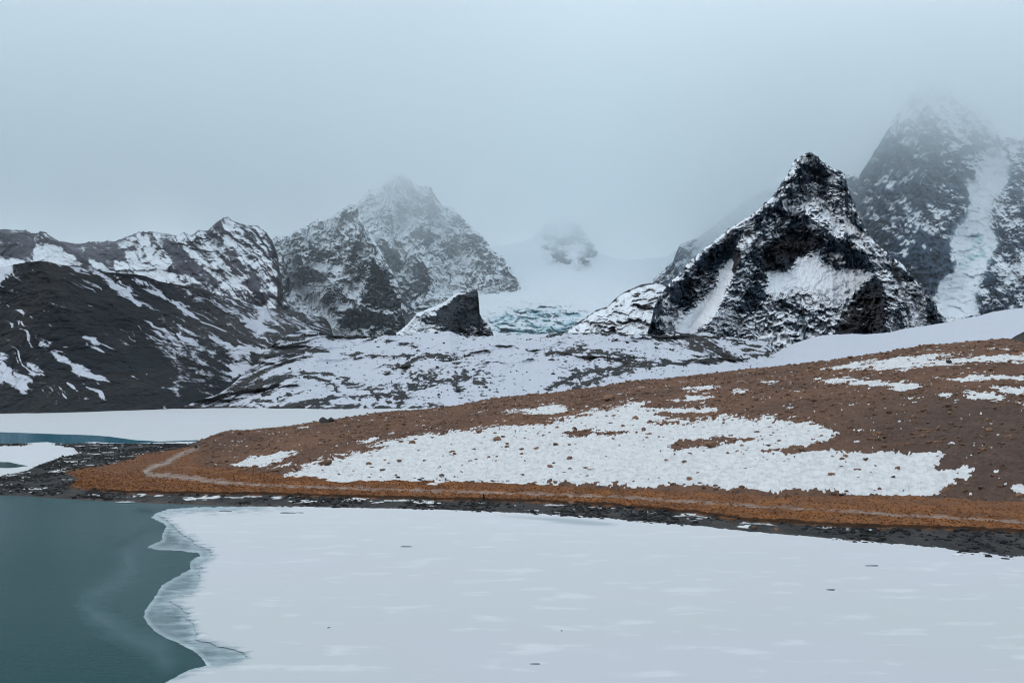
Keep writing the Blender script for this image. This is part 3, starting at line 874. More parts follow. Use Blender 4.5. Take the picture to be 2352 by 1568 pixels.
# --- moraine beyond the far lake
mor_crest = zN([(-60, 742), (0, 725), (60, 695), (240, 640), (340, 570), (430, 490), (540, 400), (580, 340), (640, 280), (700, 225), (760, 185), (830, 158), (900, 135), (950, 133),
                (1000, 140), (1080, 165), (1120, 180), (1290, 180), (1450, 188), (1540, 175), (1680, 180), (1800, 165), (1930, 150), (2060, 145), (2130, 178), (2180, 185), (2352, 182)]) + zC(
    [(100, 998), (200, 994), (420, 990), (520, 995), (640, 1000), (760, 1010), (870, 1004), (950, 1010), (1010, 1020), (1100, 985), (1160, 980), (1230, 1000), (1330, 990),
     (1450, 990), (1560, 1020), (1640, 1030), (1760, 1045), (1900, 1060), (2000, 1080), (2060, 1130), (2120, 1180), (2200, 1300)])
MOR_LINES_N = [([(870, 300), (1000, 300), (1100, 310), (1200, 325), (1300, 340)], 4), ([(1300, 335), (1360, 322), (1450, 330), (1560, 345), (1700, 345), (1800, 330)], 4),
               ([(560, 560), (700, 530), (860, 490), (950, 480), (1050, 470), (1150, 490), (1260, 520)], 5), ([(920, 500), (1000, 510), (1100, 540), (1150, 565), (1170, 620)], 13),
               ([(1150, 500), (1220, 540), (1300, 590), (1400, 600), (1480, 600), (1600, 580), (1640, 570)], 7), ([(1230, 530), (1330, 590), (1440, 610)], 12),
               ([(760, 745), (900, 700), (1050, 680), (1200, 660), (1350, 660), (1480, 640), (1600, 650), (1660, 680)], 6), ([(1640, 600), (1700, 640), (1670, 700), (1650, 740)], 24),
               ([(1550, 490), (1600, 450), (1700, 430), (1760, 380), (1850, 340), (1950, 340), (2100, 370)], 9), ([(1700, 600), (1800, 570), (1900, 560), (2000, 540), (2100, 510), (2180, 510), (2352, 580)], 8),
               ([(2070, 550), (2130, 600), (2140, 640)], 9), ([(-60, 742), (400, 742), (800, 745), (1500, 745), (2000, 738)], 9), ([(1110, 182), (1290, 180), (1450, 192), (1560, 215), (1680, 240), (1800, 270)], 6),
               ([(880, 720), (1050, 710), (1200, 725), (1400, 740), (1600, 735)], 9), ([(600, 640), (700, 590), (800, 560), (900, 545)], 4), ([(500, 700), (640, 690), (800, 640)], 4),
               ([(1300, 180), (1400, 170), (1500, 165), (1640, 160), (1760, 165)], 8), ([(1480, 650), (1560, 690), (1640, 720)], 8), ([(1850, 690), (1920, 720), (1960, 735)], 12)]
MOR_LINES_C = [([(0, 1190), (150, 1170), (300, 1180), (480, 1180), (600, 1190), (700, 1230), (830, 1260), (1000, 1270)], 14), ([(270, 1130), (330, 1170), (380, 1200)], 26),
               ([(560, 1230), (700, 1260), (760, 1290), (850, 1300), (1060, 1300)], 20), ([(0, 1500), (100, 1450), (250, 1390), (350, 1360), (450, 1340), (600, 1320), (750, 1290)], 20),
               ([(150, 1560), (300, 1470), (420, 1420), (550, 1390), (700, 1340), (800, 1300)], 24), ([(800, 1300), (1000, 1290), (1200, 1275), (1400, 1260), (1600, 1240), (1800, 1230), (2000, 1190), (2060, 1160)], 13),
               ([(1040, 1250), (1180, 1245), (1330, 1270), (1450, 1245)], 7), ([(1560, 1040), (1700, 1070), (1850, 1110), (2000, 1140)], 7), ([(1700, 1100), (1800, 1140), (1960, 1170)], 6),
               ([(1160, 985), (1300, 1020), (1450, 1090), (1600, 1180), (1700, 1230)], 22), ([(1000, 1060), (1150, 1030), (1250, 1050), (1400, 1130)], 12), ([(870, 1005), (960, 1020), (1040, 1050)], 12),
               ([(0, 1010), (200, 995), (520, 997), (760, 1012)], 6)]


def mor_streak(px, py, X, Z):
    """lines of bare stones running down the flanks"""
    left = poly(px, py, zN([(-60, 740), (240, 640), (560, 340), (900, 135), (1120, 180), (980, 300), (820, 420), (640, 560), (420, 700), (100, 742)]), 22)
    right = poly(px, py, zC([(860, 1010), (1160, 985), (1560, 1030), (1720, 1230), (1500, 1240), (1200, 1200), (950, 1100)]), 18)
    mid = poly(px, py, zN([(420, 720), (700, 540), (900, 500), (1000, 560), (900, 700), (700, 740)]), 20)
    u, v = rot(X, -Z, -36)
    a = fbm(u / 55, v / 3.2, 4, 261, 0.6)
    u, v = rot(X, -Z, 40)
    b = fbm(u / 40, v / 3.2, 4, 262, 0.6)
    return left * (0.42 + 0.8 * a) + right * (0.20 + 0.95 * b) + mid * (0.05 + 0.9 * np.maximum(a, 0))


def mor_relief(px, py, X, Z):
    r = 46 * fbm(X / 75, Z / 20, 3, 271) + 10 * fbm(X / 22, Z / 7, 4, 272) + 2.5 * fbm(X / 6, Z / 2.5, 5, 273)
    for p, w in MOR_LINES_N:
        r += 4 * line(px, py, zN(p), 9)
    for p, w in MOR_LINES_C:
        r += 4 * line(px, py, zC(p), 9)
    return -r


def mor_snow(px, py, X, Z, nz):
    w = fbs(X / 12, Z / 5, 5, 281) * 5.0
    s = 0.80 + 0.18 * fbs(X / 40, Z / 12, 4, 282) + 0.5 * (nz - 0.55)
    rub = fbs(X / 5.0, Z / 2.2, 5, 284, 0.7)
    acc = np.zeros(px.shape)
    for ls, z_, f in ((MOR_LINES_N, zN, .293), (MOR_LINES_C, zC, .249)):
        for p, k in ls:
            p = z_(p)
            acc = np.maximum(acc, 0.80 * np.minimum(1.5 * line(px, py, p, max(k * f * 1.0, 2.2), w * 0.7), 1))
            acc = np.maximum(acc, 0.46 * line(px, py, p, k * f * 2.6 + 4, w * 1.5))
    flow = np.maximum(ridged(X / 95 + 0.2 * rub, Z / 13 + X / 120, 3, 287, .5), ridged(X / 70, Z / 9 - X / 150, 3, 288, .5))
    s = s - 0.55 * sm(0.76, 0.97, flow) * (0.6 + 0.6 * rub)
    s = s - acc * (1.0 + 0.8 * rub) - 0.15 * acc
    s = s - mor_streak(px, py, X, Z)
    sp = fbs(X / 4.2, Z / 2.0, 4, 283)
    zone = 0.25 + poly(px, py, zN([(1700, 360), (2000, 320), (2400, 330), (2400, 620), (1900, 560), (1750, 600)]), 30) + 0.8 * poly(px, py, zC([(0, 1180), (600, 1190), (1000, 1260), (500, 1330), (0, 1500)]), 25)
    zone = zone + 0.5 * fbs(X / 60, Z / 22, 3, 286)
    s = s - 0.44 * zone * (0.5 + 1.0 * rub) - 0.5 * sm(0.75 - 0.25 * zone, 1.2 - 0.2 * zone, sp)
    s = s - 0.55 * poly(px, py, zN([(1850, 470), (1960, 460), (1970, 560), (1860, 600), (1780, 590)]), 14) * sm(-0.6, 0.2, rub)
    return s


def mor_rock(px, py, X, Z):
    return colmix(0.4 + fbm(X / 30, Z / 15, 3, 291), (0.020, 0.024, 0.028), (0.045, 0.038, 0.034))


_, mor_grid = mountain('moraine', mor_crest, 944, 720, 260, 860, lambda px, py: np.interp(px, [400, 500, 560, 620, 700, 800], [863, 890, 960, 1050, 1200, 1290]), 1.1, mor_relief, mor_snow, mor_rock, 0.8, 200, mat=M_MID_SHADED, seed=50)

# --- smooth snow slope at the right
slope_crest = [(1640, 860), (1700, 846), (1740, 834)] + zD([(960, 1440), (1050, 1390), (1110, 1360), (1200, 1330), (1300, 1305), (1400, 1299), (1500, 1295), (1600, 1298), (1750, 1285), (1850, 1260),
                 (2000, 1240), (2120, 1220), (2200, 1200), (2311, 1180)]) + zE([(1000, 1450), (1100, 1420), (1200, 1405), (1277, 1398), (1420, 1380), (1900, 1330)])


def slope_snow(px, py, X, Z, nz):
    sp = fbs(X / 2.6, Z / 1.2, 3, 301)
    s = 0.95 - 0.8 * sm(0.85, 1.15, sp) * (0.5 + 0.5 * sm(1950, 1780, px)) * sm(-0.4, 0.6, fbs(X / 40, Z / 10, 3, 302))
    return s - 0.7 * poly(px, py, zC([(1640, 1240), (1800, 1230), (2060, 1165), (2100, 1230), (1900, 1290), (1700, 1300)]), 20) * sm(0, .3, fbs(X / 5, Z / 2.5, 4, 303))


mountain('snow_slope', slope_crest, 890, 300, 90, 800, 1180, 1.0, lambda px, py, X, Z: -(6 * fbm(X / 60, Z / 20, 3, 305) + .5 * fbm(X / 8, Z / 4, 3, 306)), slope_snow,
         lambda px, py, X, Z: np.zeros(px.shape + (3,)) + np.asarray((0.03, 0.03, 0.034)), 0.6, 150, mat=M_MID_SHADED, seed=52)

# --- dark knoll at the right edge
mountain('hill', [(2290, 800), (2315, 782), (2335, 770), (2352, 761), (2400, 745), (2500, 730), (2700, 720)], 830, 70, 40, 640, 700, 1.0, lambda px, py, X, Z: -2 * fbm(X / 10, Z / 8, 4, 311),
         lambda px, py, X, Z, nz: 0.15 + 0.3 * fbm(X / 8, Z / 5, 4, 312), lambda px, py, X, Z: np.zeros(px.shape + (3,)) + np.asarray((0.035, 0.030, 0.027)), 0.6, 60, mat=M_MID_SHADED, seed=53)

# ------------------------------------------------------------------ peninsula: shore, grass, hill
shore = curve([(-400, 1120), (0, 1137), (60, 1139), (160, 1146), (280, 1152), (420, 1158), (574, 1163), (800, 1169), (1000, 1175), (1179, 1184), (1290, 1190), (1420, 1200), (1557, 1212),
               (1700, 1225), (1859, 1239), (2000, 1254), (2161, 1271), (2260, 1287), (2352, 1300), (2600, 1345), (3000, 1430)])
grass_low = curve([(-400, 1105), (0, 1115), (150, 1117), (233, 1128), (299, 1132), (417, 1134), (591, 1135), (804, 1142), (1000, 1147), (1263, 1154), (1402, 1162), (1495, 1171), (1587, 1178),
                   (1726, 1197), (1865, 1204), (1958, 1211), (2143, 1214), (2281, 1220), (2352, 1224), (2600, 1240)])
foot = curve([(-400, 1050), (0, 1062), (150, 1070), (300, 1075), (450, 1072), (600, 1085), (660, 1093), (800, 1098), (1000, 1106), (1200, 1113), (1400, 1125), (1600, 1131), (1800, 1141),
              (2000, 1142), (2100, 1140), (2352, 1155), (2600, 1170)])
crest_pts = [(-400, 1019), (0, 1019), (200, 1019), (380, 1021), (440, 1018), (470, 1008), (500, 996), (520, 990), (600, 985), (660, 978), (720, 968), (760, 963), (800, 958), (850, 951), (920, 944),
             (990, 938), (1050, 930), (1110, 918), (1200, 907), (1263, 903), (1400, 884), (1500, 872), (1600, 860), (1700, 850), (1780, 843), (1865, 833), (1950, 820), (2050, 805), (2120, 794),
             (2200, 789), (2281, 781), (2310, 780), (2352, 786), (2600, 780)]
crest = curve(crest_pts)
crest_d = curve([(-400, 383), (440, 383), (470, 388), (520, 402), (800, 445), (1200, 480), (1700, 480), (2352, 420), (2600, 400)])
lagoon = zF([(-300, 372), (0, 370), (120, 372), (300, 360), (490, 382), (530, 430), (420, 455), (280, 500), (180, 545), (0, 582), (-300, 640)])
path_pts = zF([(1305, 388), (1300, 402), (1200, 440), (1080, 505), (1000, 530), (962, 550), (962, 568), (1020, 580), (1150, 590), (1300, 605), (1500, 630), (1700, 645), (1900, 655), (2311, 670)])[:-1] + zH(
    [(0, 905), (400, 920), (700, 940), (1000, 963), (1400, 985), (1800, 1010), (2150, 1030), (2352, 1045), (2600, 1070)])
snow_main = zG([(235, 750), (300, 725), (380, 690), (450, 655), (540, 640), (700, 612), (840, 592), (930, 580), (790, 578), (860, 552), (1000, 520), (1180, 475), (1330, 460), (1500, 442), (1700, 437),
                (1900, 420), (2050, 395), (2200, 352), (2300, 346)]) + zH([(60, 530), (130, 500), (250, 490), (400, 452), (500, 440), (440, 480), (520, 510), (700, 530), (850, 520), (950, 515), (1010, 535),
                (1300, 535), (1360, 570), (1430, 600), (1350, 640), (1200, 703), (1400, 690), (1700, 680), (1930, 690), (1950, 740), (1920, 772), (2000, 772), (2060, 755), (2110, 790), (2050, 830), (1950, 880),
                (1850, 900), (1600, 905), (1380, 895), (1200, 880), (1100, 895), (900, 885), (750, 870), (600, 865), (300, 865), (0, 845)]) + zG([(2100, 830), (1680, 816), (1400, 806), (1200, 812), (900, 806), (640, 796), (320, 780)])
snow_small = [zH(p) for p in (
    [(1350, 285), (1500, 255), (1650, 240), (1900, 200), (1980, 205), (1880, 232), (2100, 215), (2420, 212), (2420, 240), (2100, 245), (1900, 265), (1750, 280), (1500, 280)],
    [(1300, 330), (1400, 325), (1560, 335), (1700, 345), (1880, 355), (1800, 375), (1680, 372), (1500, 350), (1380, 352)], [(2040, 392), (2120, 385), (2200, 390), (2275, 435), (2100, 432), (2060, 410)],
    [(2200, 370), (2420, 368), (2420, 400), (2250, 390)], [(1920, 322), (2100, 305), (2420, 310), (2420, 326), (2000, 332)], [(650, 382), (780, 365), (840, 370), (800, 380), (680, 388)],
    [(2170, 178), (2290, 178), (2260, 190)], [(570, 437), (740, 405), (840, 410), (640, 442)], [(910, 388), (980, 388), (960, 396)], [(1050, 342), (1112, 343), (1090, 350)],
    [(500, 490), (640, 470), (800, 470), (820, 490), (600, 505)], [(1750, 432), (1840, 435), (1800, 442)], [(1160, 470), (1210, 465), (1200, 480)], [(2300, 630), (2360, 635), (2340, 645)],
    [(2200, 780), (2240, 780), (2220, 800)], [(2280, 860), (2360, 850), (2360, 890), (2300, 885)], [(1940, 405), (2000, 398), (1990, 412)], [(-20, 490), (30, 470), (100, 460), (80, 480), (20, 505)])] + [zG(p) for p in (
    [(1700, 332), (1790, 318), (1860, 300), (1940, 292), (2155, 285), (2120, 320), (2080, 346), (1940, 340), (1780, 335)], [(2290, 300), (2340, 302), (2320, 312)], [(690, 535), (780, 520), (850, 518), (780, 540)],
    [(320, 440), (380, 432), (360, 442)])] + [zF(p) for p in ([(1520, 507), (1640, 470), (1760, 440), (1830, 422), (1950, 428), (1900, 460), (1850, 490), (1720, 516), (1620, 512)],
    [(1800, 540), (1950, 490), (1900, 530)], [(1880, 585), (1930, 550), (1990, 560), (1980, 590)], [(1540, 360), (1610, 340), (1580, 365)])]
snow_holes = [zH(p) for p in ([(60, 592), (250, 580), (440, 585), (350, 606), (100, 615)], [(580, 662), (640, 632), (830, 615), (1060, 620), (1000, 640), (880, 645), (720, 670), (620, 690)],
    [(1050, 692), (1180, 672), (1260, 660), (1450, 612), (1330, 660), (1200, 705)], [(480, 545), (560, 530), (640, 545), (540, 555)], [(1930, 770), (2000, 772), (2060, 758), (2040, 740), (1950, 730)])]
grass_poly = zF([(435, 560), (560, 530), (700, 512), (880, 470), (900, 450), (1080, 420), (1300, 385), (1400, 350)]) + [(560, 1020), (600, 1055), (660, 1085), (800, 1094), (1000, 1103), (1200, 1110), (1400, 1122),
    (1600, 1128), (1800, 1138), (2000, 1138), (2110, 1132), (2200, 1125), (2352, 1145), (2700, 1160), (2700, 1250)] + [(x, float(grass_low(x))) for x in range(2600, 180, -60)] + zF([(470, 655), (520, 600)])

PX = np.concatenate([np.linspace(-800, -220, 50)[:-1], np.linspace(-220, 0, 50)[:-1], np.linspace(0, 2352, 1150), np.linspace(2352, 2560, 50)[1:], np.linspace(2560, 3000, 45)[1:]])
nx = len(PX)
ysh, ygr, yft, ycr, dcr = shore(PX), grass_low(PX), foot(PX), crest(PX), crest_d(PX)
dep = lambda y, z: (EYE - z) * FOC / (y - HORIZON)
z_gr, z_ft = 0.55, np.interp(PX, [-400, 450, 800, 2400], [0.62, 0.8, 1.3, 1.9])
z_cr = EYE + (HORIZON - ycr) / FOC * dcr
z_cr = np.where(PX < 440, 0.6, z_cr)
rows_r, rows_z = [], []


def rows(n, r0, r1, z0, z1, f=lambda t: t, end=False):
    for k in range(n + (1 if end else 0)):
        t = k / n
        rows_r.append(r0 + (r1 - r0) * t)
        rows_z.append(z0 + (z1 - z0) * f(t) + PX * 0)


r_sh, r_gr, r_ft = dep(ysh, 0.0), dep(ygr, z_gr), dep(yft, z_ft)
r_gr = np.maximum(r_gr, r_sh + 2)
r_ft = np.maximum(r_ft, r_gr + 4)
rows(5, dep(ysh + 22, -0.9), r_sh, -0.9, 0.0)
rows(60, r_sh, r_gr, 0.0, z_gr)
z_bk = np.where(PX > 190, z_gr + 0.32, z_gr + 0.1)
z_ft = np.maximum(z_ft, z_bk + 0.05)
rows(5, r_gr, r_gr + 0.35, z_gr, z_bk, lambda t: t)
rows(65, r_gr + 0.35, r_ft, z_bk, z_ft, lambda t: t)
rows(190, r_ft, dcr, z_ft, z_cr, lambda t: 0.45 * t + 0.55 * (1 - (1 - t) ** 2), end=True)
for k in range(1, 9):
    t = k / 8
    rows_r.append(dcr + (25 + 6 * np.maximum(z_cr, 0.5)) * t)
    rows_z.append(z_cr - (z_cr + 1.5) * t ** 1.6)
R, Zg = np.array(rows_r), np.array(rows_z)
nr = len(R)
XX = np.repeat(((PX - CX) / FOC)[None], nr, 0) * R
PYg = HORIZON - (Zg - EYE) * FOC / R
PXg = np.repeat(PX[None], nr, 0)
isfront = (np.arange(nr) < nr - 8)[:, None] & np.ones_like(PXg, bool)
# masks
wl = fbs(XX / 2.2, R / 7.0, 4, 401)
wf = fbs(XX / 2.8, R / 3.4, 4, 402, .65)
wh = fbs(XX / 1.2, R / 1.3, 2, 419, .7)
wg = fbs(XX / 7.5, R / 8.0, 4, 409, .6)
m_lag = poly(PXg, PYg, lagoon, 2.0, wl * 2)
m_grass = poly(PXg, PYg, grass_poly, 2.5, wl * 3 + wf * 2)
m_hill = sm(-3, 6, yft - PYg + wl * 4) * sm(430, 500, PXg + wl * 20)
m_beach = (1 - m_grass) * (1 - m_hill)
m_path = line(PXg, PYg, path_pts, 4.4, wf * 3 + np.interp(PXg, [480, 620, 2352], [-2.0, 0.4, 0.2])) ** 0.7
path_w = np.interp(PXg, [300, 480, 700], [1.0, 1.0, 0.9]) * (0.9 + 0.4 * wl)
# relief
und = fbm(XX / 28, R / 40, 3, 411)
Zg = Zg + m_hill * (und * 0.7 + 0.35 * fbm(XX / 5, R / 9, 3, 412) + 0.30 * np.maximum(fbs(XX / 1.1, R / 2.2, 4, 413, .65), -0.2))
Zg = Zg + m_grass * (1 - m_hill) * (0.16 + 0.16 * fbs(XX / 2.6, R / 5.5, 4, 414) - 0.10 * m_path)
Zg = Zg + np.where(Zg > 0.02, 1, 0) * m_beach * (0.10 * fbm(XX / 1.6, R / 7, 4, 415) + 0.05 * fbm(XX / .5, R / 1.5, 3, 416)) * sm(0, .2, Zg)
Zg = np.where(m_lag > 0.5, -0.35, Zg)
# snow cover
edge = 5 * fbs(XX / 9, R / 14, 3, 403)


def ragged(p, soft, k=0.30):
    return sm(0.42, 0.60, poly(PXg, PYg, p, soft, edge) + (k * wf + k * wg + 0.22 * wh + 0.18 * sm(0.85, 1.0, poly(PXg, PYg, p, soft * 1.8))) * m_hill)


sn = ragged(snow_main, 10.0)
for p in snow_holes:
    sn = sn * (1 - ragged(p, 5.0))
for p in snow_small:
    sn = np.maximum(sn, ragged(p, 4.5, 0.34))
lowedge = curve([(600, 1092), (660, 1096), (800, 1102), (1000, 1110), (1200, 1117), (1400, 1128), (1600, 1135), (1700, 1139), (1800, 1143), (2000, 1143), (2400, 1160)])
core = sm(0.3, 0.9, poly(PXg, PYg, snow_main, 8.0))
stone_gap = sm(0.40, 0.55, fbm(XX / 1.5, R / 3.2, 3, 404)) * np.interp(PYg, [960, 1060, 1100], [0.9, 0.35, 0.1])
sn = sn * (1 - stone_gap * m_hill)
sn = sn * (1 - 0.30 * sm(0.45, 1.1, wf) * (1 - 0.5 * core)) * (1 - 0.10 * sm(0, 1, wl))
dots = sm(0.50, 0.6, fbm(XX / 0.8, R / 2.6, 3, 405) + 0.22 * fbm(XX / 18, R / 30, 3, 406)) * m_hill * sm(600, 1300, PXg) * 0.9
beach_sn = sm(0.22, 0.32, fbm(XX / 5.5, R / 5.5, 4, 407) + 0.10 * fbm(XX / 40, R / 40, 2, 409)) * m_beach * sm(0.12, 0.3, Zg) * np.interp(PXg, [0, 1500, 1700, 2000, 2300], [1, 1, .8, .4, .3])
bank = sm(5, 1, np.abs(PYg - ygr - 4 + wl * 2)) * m_beach * sm(-0.12, 0.1, fbm(XX / 4, R / 30, 3, 408)) * sm(250, 330, PXg) * np.interp(PXg, [0, 2100, 2300], [1, .9, .2])
shore_sn = sm(4, 1.5, np.abs(PYg - ysh + 1.0)) * sm(-0.05, 0.15, fbm(XX / 6, R / 40, 3, 410)) * sm(420, 700, PXg)
cover = np.clip(np.maximum.reduce([sn, dots, beach_sn * 0.9, bank * 0.56, shore_sn * 0.8]), 0, 1) * (1 - m_lag)
cover = cover * (1 - 0.9 * m_path * m_grass)
Zg = Zg + sm(0.2, 0.8, sn) * (0.10 + 0.20 * core * fbs(XX / 4.0 + R / 20, R / 9.0, 4, 417, .6))
# colours of the ground
brown = colmix(0.5 + 1.1 * fbm(XX / 22, R / 40, 4, 421), (0.090, 0.043, 0.026), (0.152, 0.071, 0.037))
brown = colmix(sm(1700, 2200, PXg) * 0.8 * sm(850, 960, PYg), brown, (0.062, 0.036, 0.026))
warm = poly(PXg, PYg, zG([(1400, 400), (1500, 340), (1750, 350), (2050, 350), (1900, 400), (1600, 430)]), 20)
brown = colmix(warm * .7, brown, (0.125, 0.055, 0.027))
grassc = colmix(0.5 + 1.3 * fbm(XX / 4, R / 9, 4, 422), (0.125, 0.043, 0.010), (0.215, 0.076, 0.017))
ga = sm(500, 330, PXg) * 0.4
grassc = colmix(ga + 0.5 * sm(25, 60, ygr - PYg), grassc, (0.140, 0.056, 0.022))
grassc = colmix(0.9 * m_path * path_w, grassc, (0.27, 0.21, 0.18))
beachc = colmix(0.45 + 1.3 * fbm(XX / 3, R / 12, 4, 423), (0.012, 0.012, 0.013), (0.040, 0.034, 0.031))
beachc = colmix(sm(9, 3, ysh - PYg + wl * 4) * sm(0, 300, PXg), beachc, (0.060, 0.043, 0.036))
gcol = colmix(m_hill, beachc, brown)
gcol = gcol * (1 - (m_grass * (1 - m_hill))[..., None]) + grassc * (m_grass * (1 - m_hill))[..., None]
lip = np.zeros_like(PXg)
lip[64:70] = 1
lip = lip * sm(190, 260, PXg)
gcol = gcol * (1 - lip[..., None]) + np.asarray((0.040, 0.018, 0.008)) * lip[..., None]  # bank soil coloured dark, also for the shadow line under the grass
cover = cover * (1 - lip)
Pg = np.stack([XX, R, Zg], -1)
peninsula = struct(mesh_from('ground', Pg, grid_faces(nr, nx), M_HILL, {'snow': cover}, {'rock': gcol}))
PYv = HORIZON - (Pg[..., 2] - EYE) * FOC / Pg[..., 1]

# ------------------------------------------------------------------ ground sheet under everything
m_sub, nt, b = new_mat('lake_bed_gravel')
pos = N(nt, 'ShaderNodeNewGeometry').outputs['Position']
nt.links.new(mix_col(nt, noise_node(nt, pos, 0.4, 5), (0.02, 0.025, 0.028), (0.05, 0.05, 0.05)), b.inputs['Base Color'])
b.inputs['Roughness'].default_value = 0.9
S = 9000.0
struct(mesh_from('terrain', [(-S, -2000, -4), (S, -2000, -4), (S, 12000, -4), (-S, 12000, -4)], [(0, 1, 2, 3)], m_sub, smooth=False))

# ------------------------------------------------------------------ lake water and ice
m_water, nt, b = new_mat('cold_water')
pos = N(nt, 'ShaderNodeNewGeometry').outputs['Position']
mp = N(nt, 'ShaderNodeMapping')
mp.inputs['Scale'].default_value = (0.35, 1.0, 1.0)
nt.links.new(pos, mp.inputs['Vector'])
rip = noise_node(nt, mp.outputs['Vector'], 1.6, 3, 0.5)
film_and_reflection = attr(nt, 'film_and_reflection')
big = noise_node(nt, mp.outputs['Vector'], 0.03, 4, 0.5)
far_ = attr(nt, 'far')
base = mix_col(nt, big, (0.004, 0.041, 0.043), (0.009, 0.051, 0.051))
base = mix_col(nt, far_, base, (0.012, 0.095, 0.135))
nt.links.new(mix_col(nt, film_and_reflection, base, (0.10, 0.16, 0.18)), b.inputs['Base Color'])
b.inputs['Roughness'].default_value = 0.16
b.inputs['IOR'].default_value = 1.33
b.inputs['Specular IOR Level'].default_value = 0.02
bp = N(nt, 'ShaderNodeBump')
bp.inputs['Strength'].default_value = 0.16
bp.inputs['Distance'].default_value = 0.1
nt.links.new(rip, bp.inputs['Height'])
nt.links.new(bp.outputs['Normal'], b.inputs['Normal'])


def flat(px, py, z):
    D = (EYE - z) * FOC / (py - HORIZON)
    return np.stack([(px - CX) / FOC * D, D, np.zeros_like(D) + z], -1)


# open water: one sheet; finer near the ice edge; new ice and painted reflection grey it
gx = np.concatenate([np.linspace(-900, -60, 12)[:-1], np.linspace(-60, 700, 200), np.linspace(700, 3300, 16)[1:]])
gy = np.concatenate([np.linspace(888, 1120, 24)[:-1], np.linspace(1120, 1620, 190), np.linspace(1620, 2600, 10)[1:]])
wx, wy = np.meshgrid(gx, gy)
WP = flat(wx, wy, 0.0)
wn = fbm(WP[..., 0] / 7, WP[..., 1] / 4, 4, 501)
wn2 = fbm(WP[..., 0] / 1.5, WP[..., 1] / 1.0, 3, 502)
light_streak = zI([(850, 470), (880, 550), (770, 620), (690, 680), (610, 740), (590, 790), (630, 850), (760, 940), (900, 1020), (1060, 1090), (1110, 1190)])
fl = 0.40 * line(wx, wy, light_streak, 40, wn * 14 + wn2 * 8) * np.interp(wy, [1300, 1420, 1500, 1560], [.55, 1, .7, .3])
fl += 0.10 * poly(wx, wy, zI([(900, 280), (1100, 260), (1090, 345), (1000, 400), (1330, 440), (1280, 540), (1090, 650), (970, 860), (1180, 1040), (1350, 1150), (1380, 1200), (1100, 1200), (900, 1020), (640, 850), (780, 620), (860, 400)]), 14, wn * 6)
fl += 0.42 * sm(1330, 1140, wy) * sm(1120, 1140, wy)  # greyer with distance: reflected mountains and haze painted into the water colour
fl -= 0.30 * line(wx, wy, zI([(1150, 150), (1000, 160), (930, 155)]), 10, wn * 5) + 0.2 * line(wx, wy, zI([(1090, 262), (980, 280), (900, 320), (800, 380)]), 14, wn * 8)
water = struct(mesh_from('lake_water', WP, grid_faces(*wx.shape), m_water, {'film_and_reflection': np.clip(fl, 0, 1), 'far': sm(330, 400, WP[..., 1])}))

# thin grey ice and snow-covered ice
m_ice, nt, b = new_mat('snow_covered_ice')
pos = N(nt, 'ShaderNodeNewGeometry').outputs['Position']
mp = N(nt, 'ShaderNodeMapping')
mp.inputs['Scale'].default_value = (0.62, 1.0, 1.0)
mp.inputs['Rotation'].default_value = (0, 0, math.radians(6))
nt.links.new(pos, mp.inputs['Vector'])
n_a = noise_node(nt, mp.outputs['Vector'], 0.26, 5, 0.55)
n_b = noise_node(nt, mp.outputs['Vector'], 0.02, 3, 0.5)
n_c = noise_node(nt, pos, 2.0, 5, 0.6)
patch = map_range(nt, n_a, 0.54, 0.68)
ice_c = mix_col(nt, map_range(nt, n_b, 0.35, 0.65), (0.475, 0.495, 0.495), (0.50, 0.495, 0.525))
ice_c = mix_col(nt, math_node(nt, 'MULTIPLY', patch, 0.55), ice_c, (0.64, 0.645, 0.65))
clean = attr(nt, 'drift')
ice_c = mix_col(nt, math_node(nt, 'MULTIPLY', clean, 0.65), ice_c, (0.62, 0.62, 0.635))
nt.links.new(mix_col(nt, attr(nt, 'grey'), ice_c, (0.185, 0.25, 0.28)), b.inputs['Base Color'])
b.inputs['Roughness'].default_value = 0.55
b.inputs['Specular IOR Level'].default_value = 0.2
bp = N(nt, 'ShaderNodeBump')
bp.inputs['Strength'].default_value = 0.10
bp.inputs['Distance'].default_value = 0.05
nt.links.new(n_c, bp.inputs['Height'])
nt.links.new(bp.outputs['Normal'], b.inputs['Normal'])

m_thin, nt, b = new_mat('thin_grey_ice')
pos = N(nt, 'ShaderNodeNewGeometry').outputs['Position']
mp = N(nt, 'ShaderNodeMapping')
mp.inputs['Scale'].default_value = (0.3, 1.0, 1.0)
nt.links.new(pos, mp.inputs['Vector'])
n_a = noise_node(nt, mp.outputs['Vector'], 0.6, 5, 0.6)
whit = math_node(nt, 'ADD', attr(nt, 'white'), math_node(nt, 'MULTIPLY', math_node(nt, 'SUBTRACT', n_a, 0.5), 0.3), clamp=True)
nt.links.new(mix_col(nt, whit, (0.026, 0.075, 0.085), (0.40, 0.48, 0.50)), b.inputs['Base Color'])
b.inputs['Roughness'].default_value = 0.25
b.inputs['Specular IOR Level'].default_value = 0.25

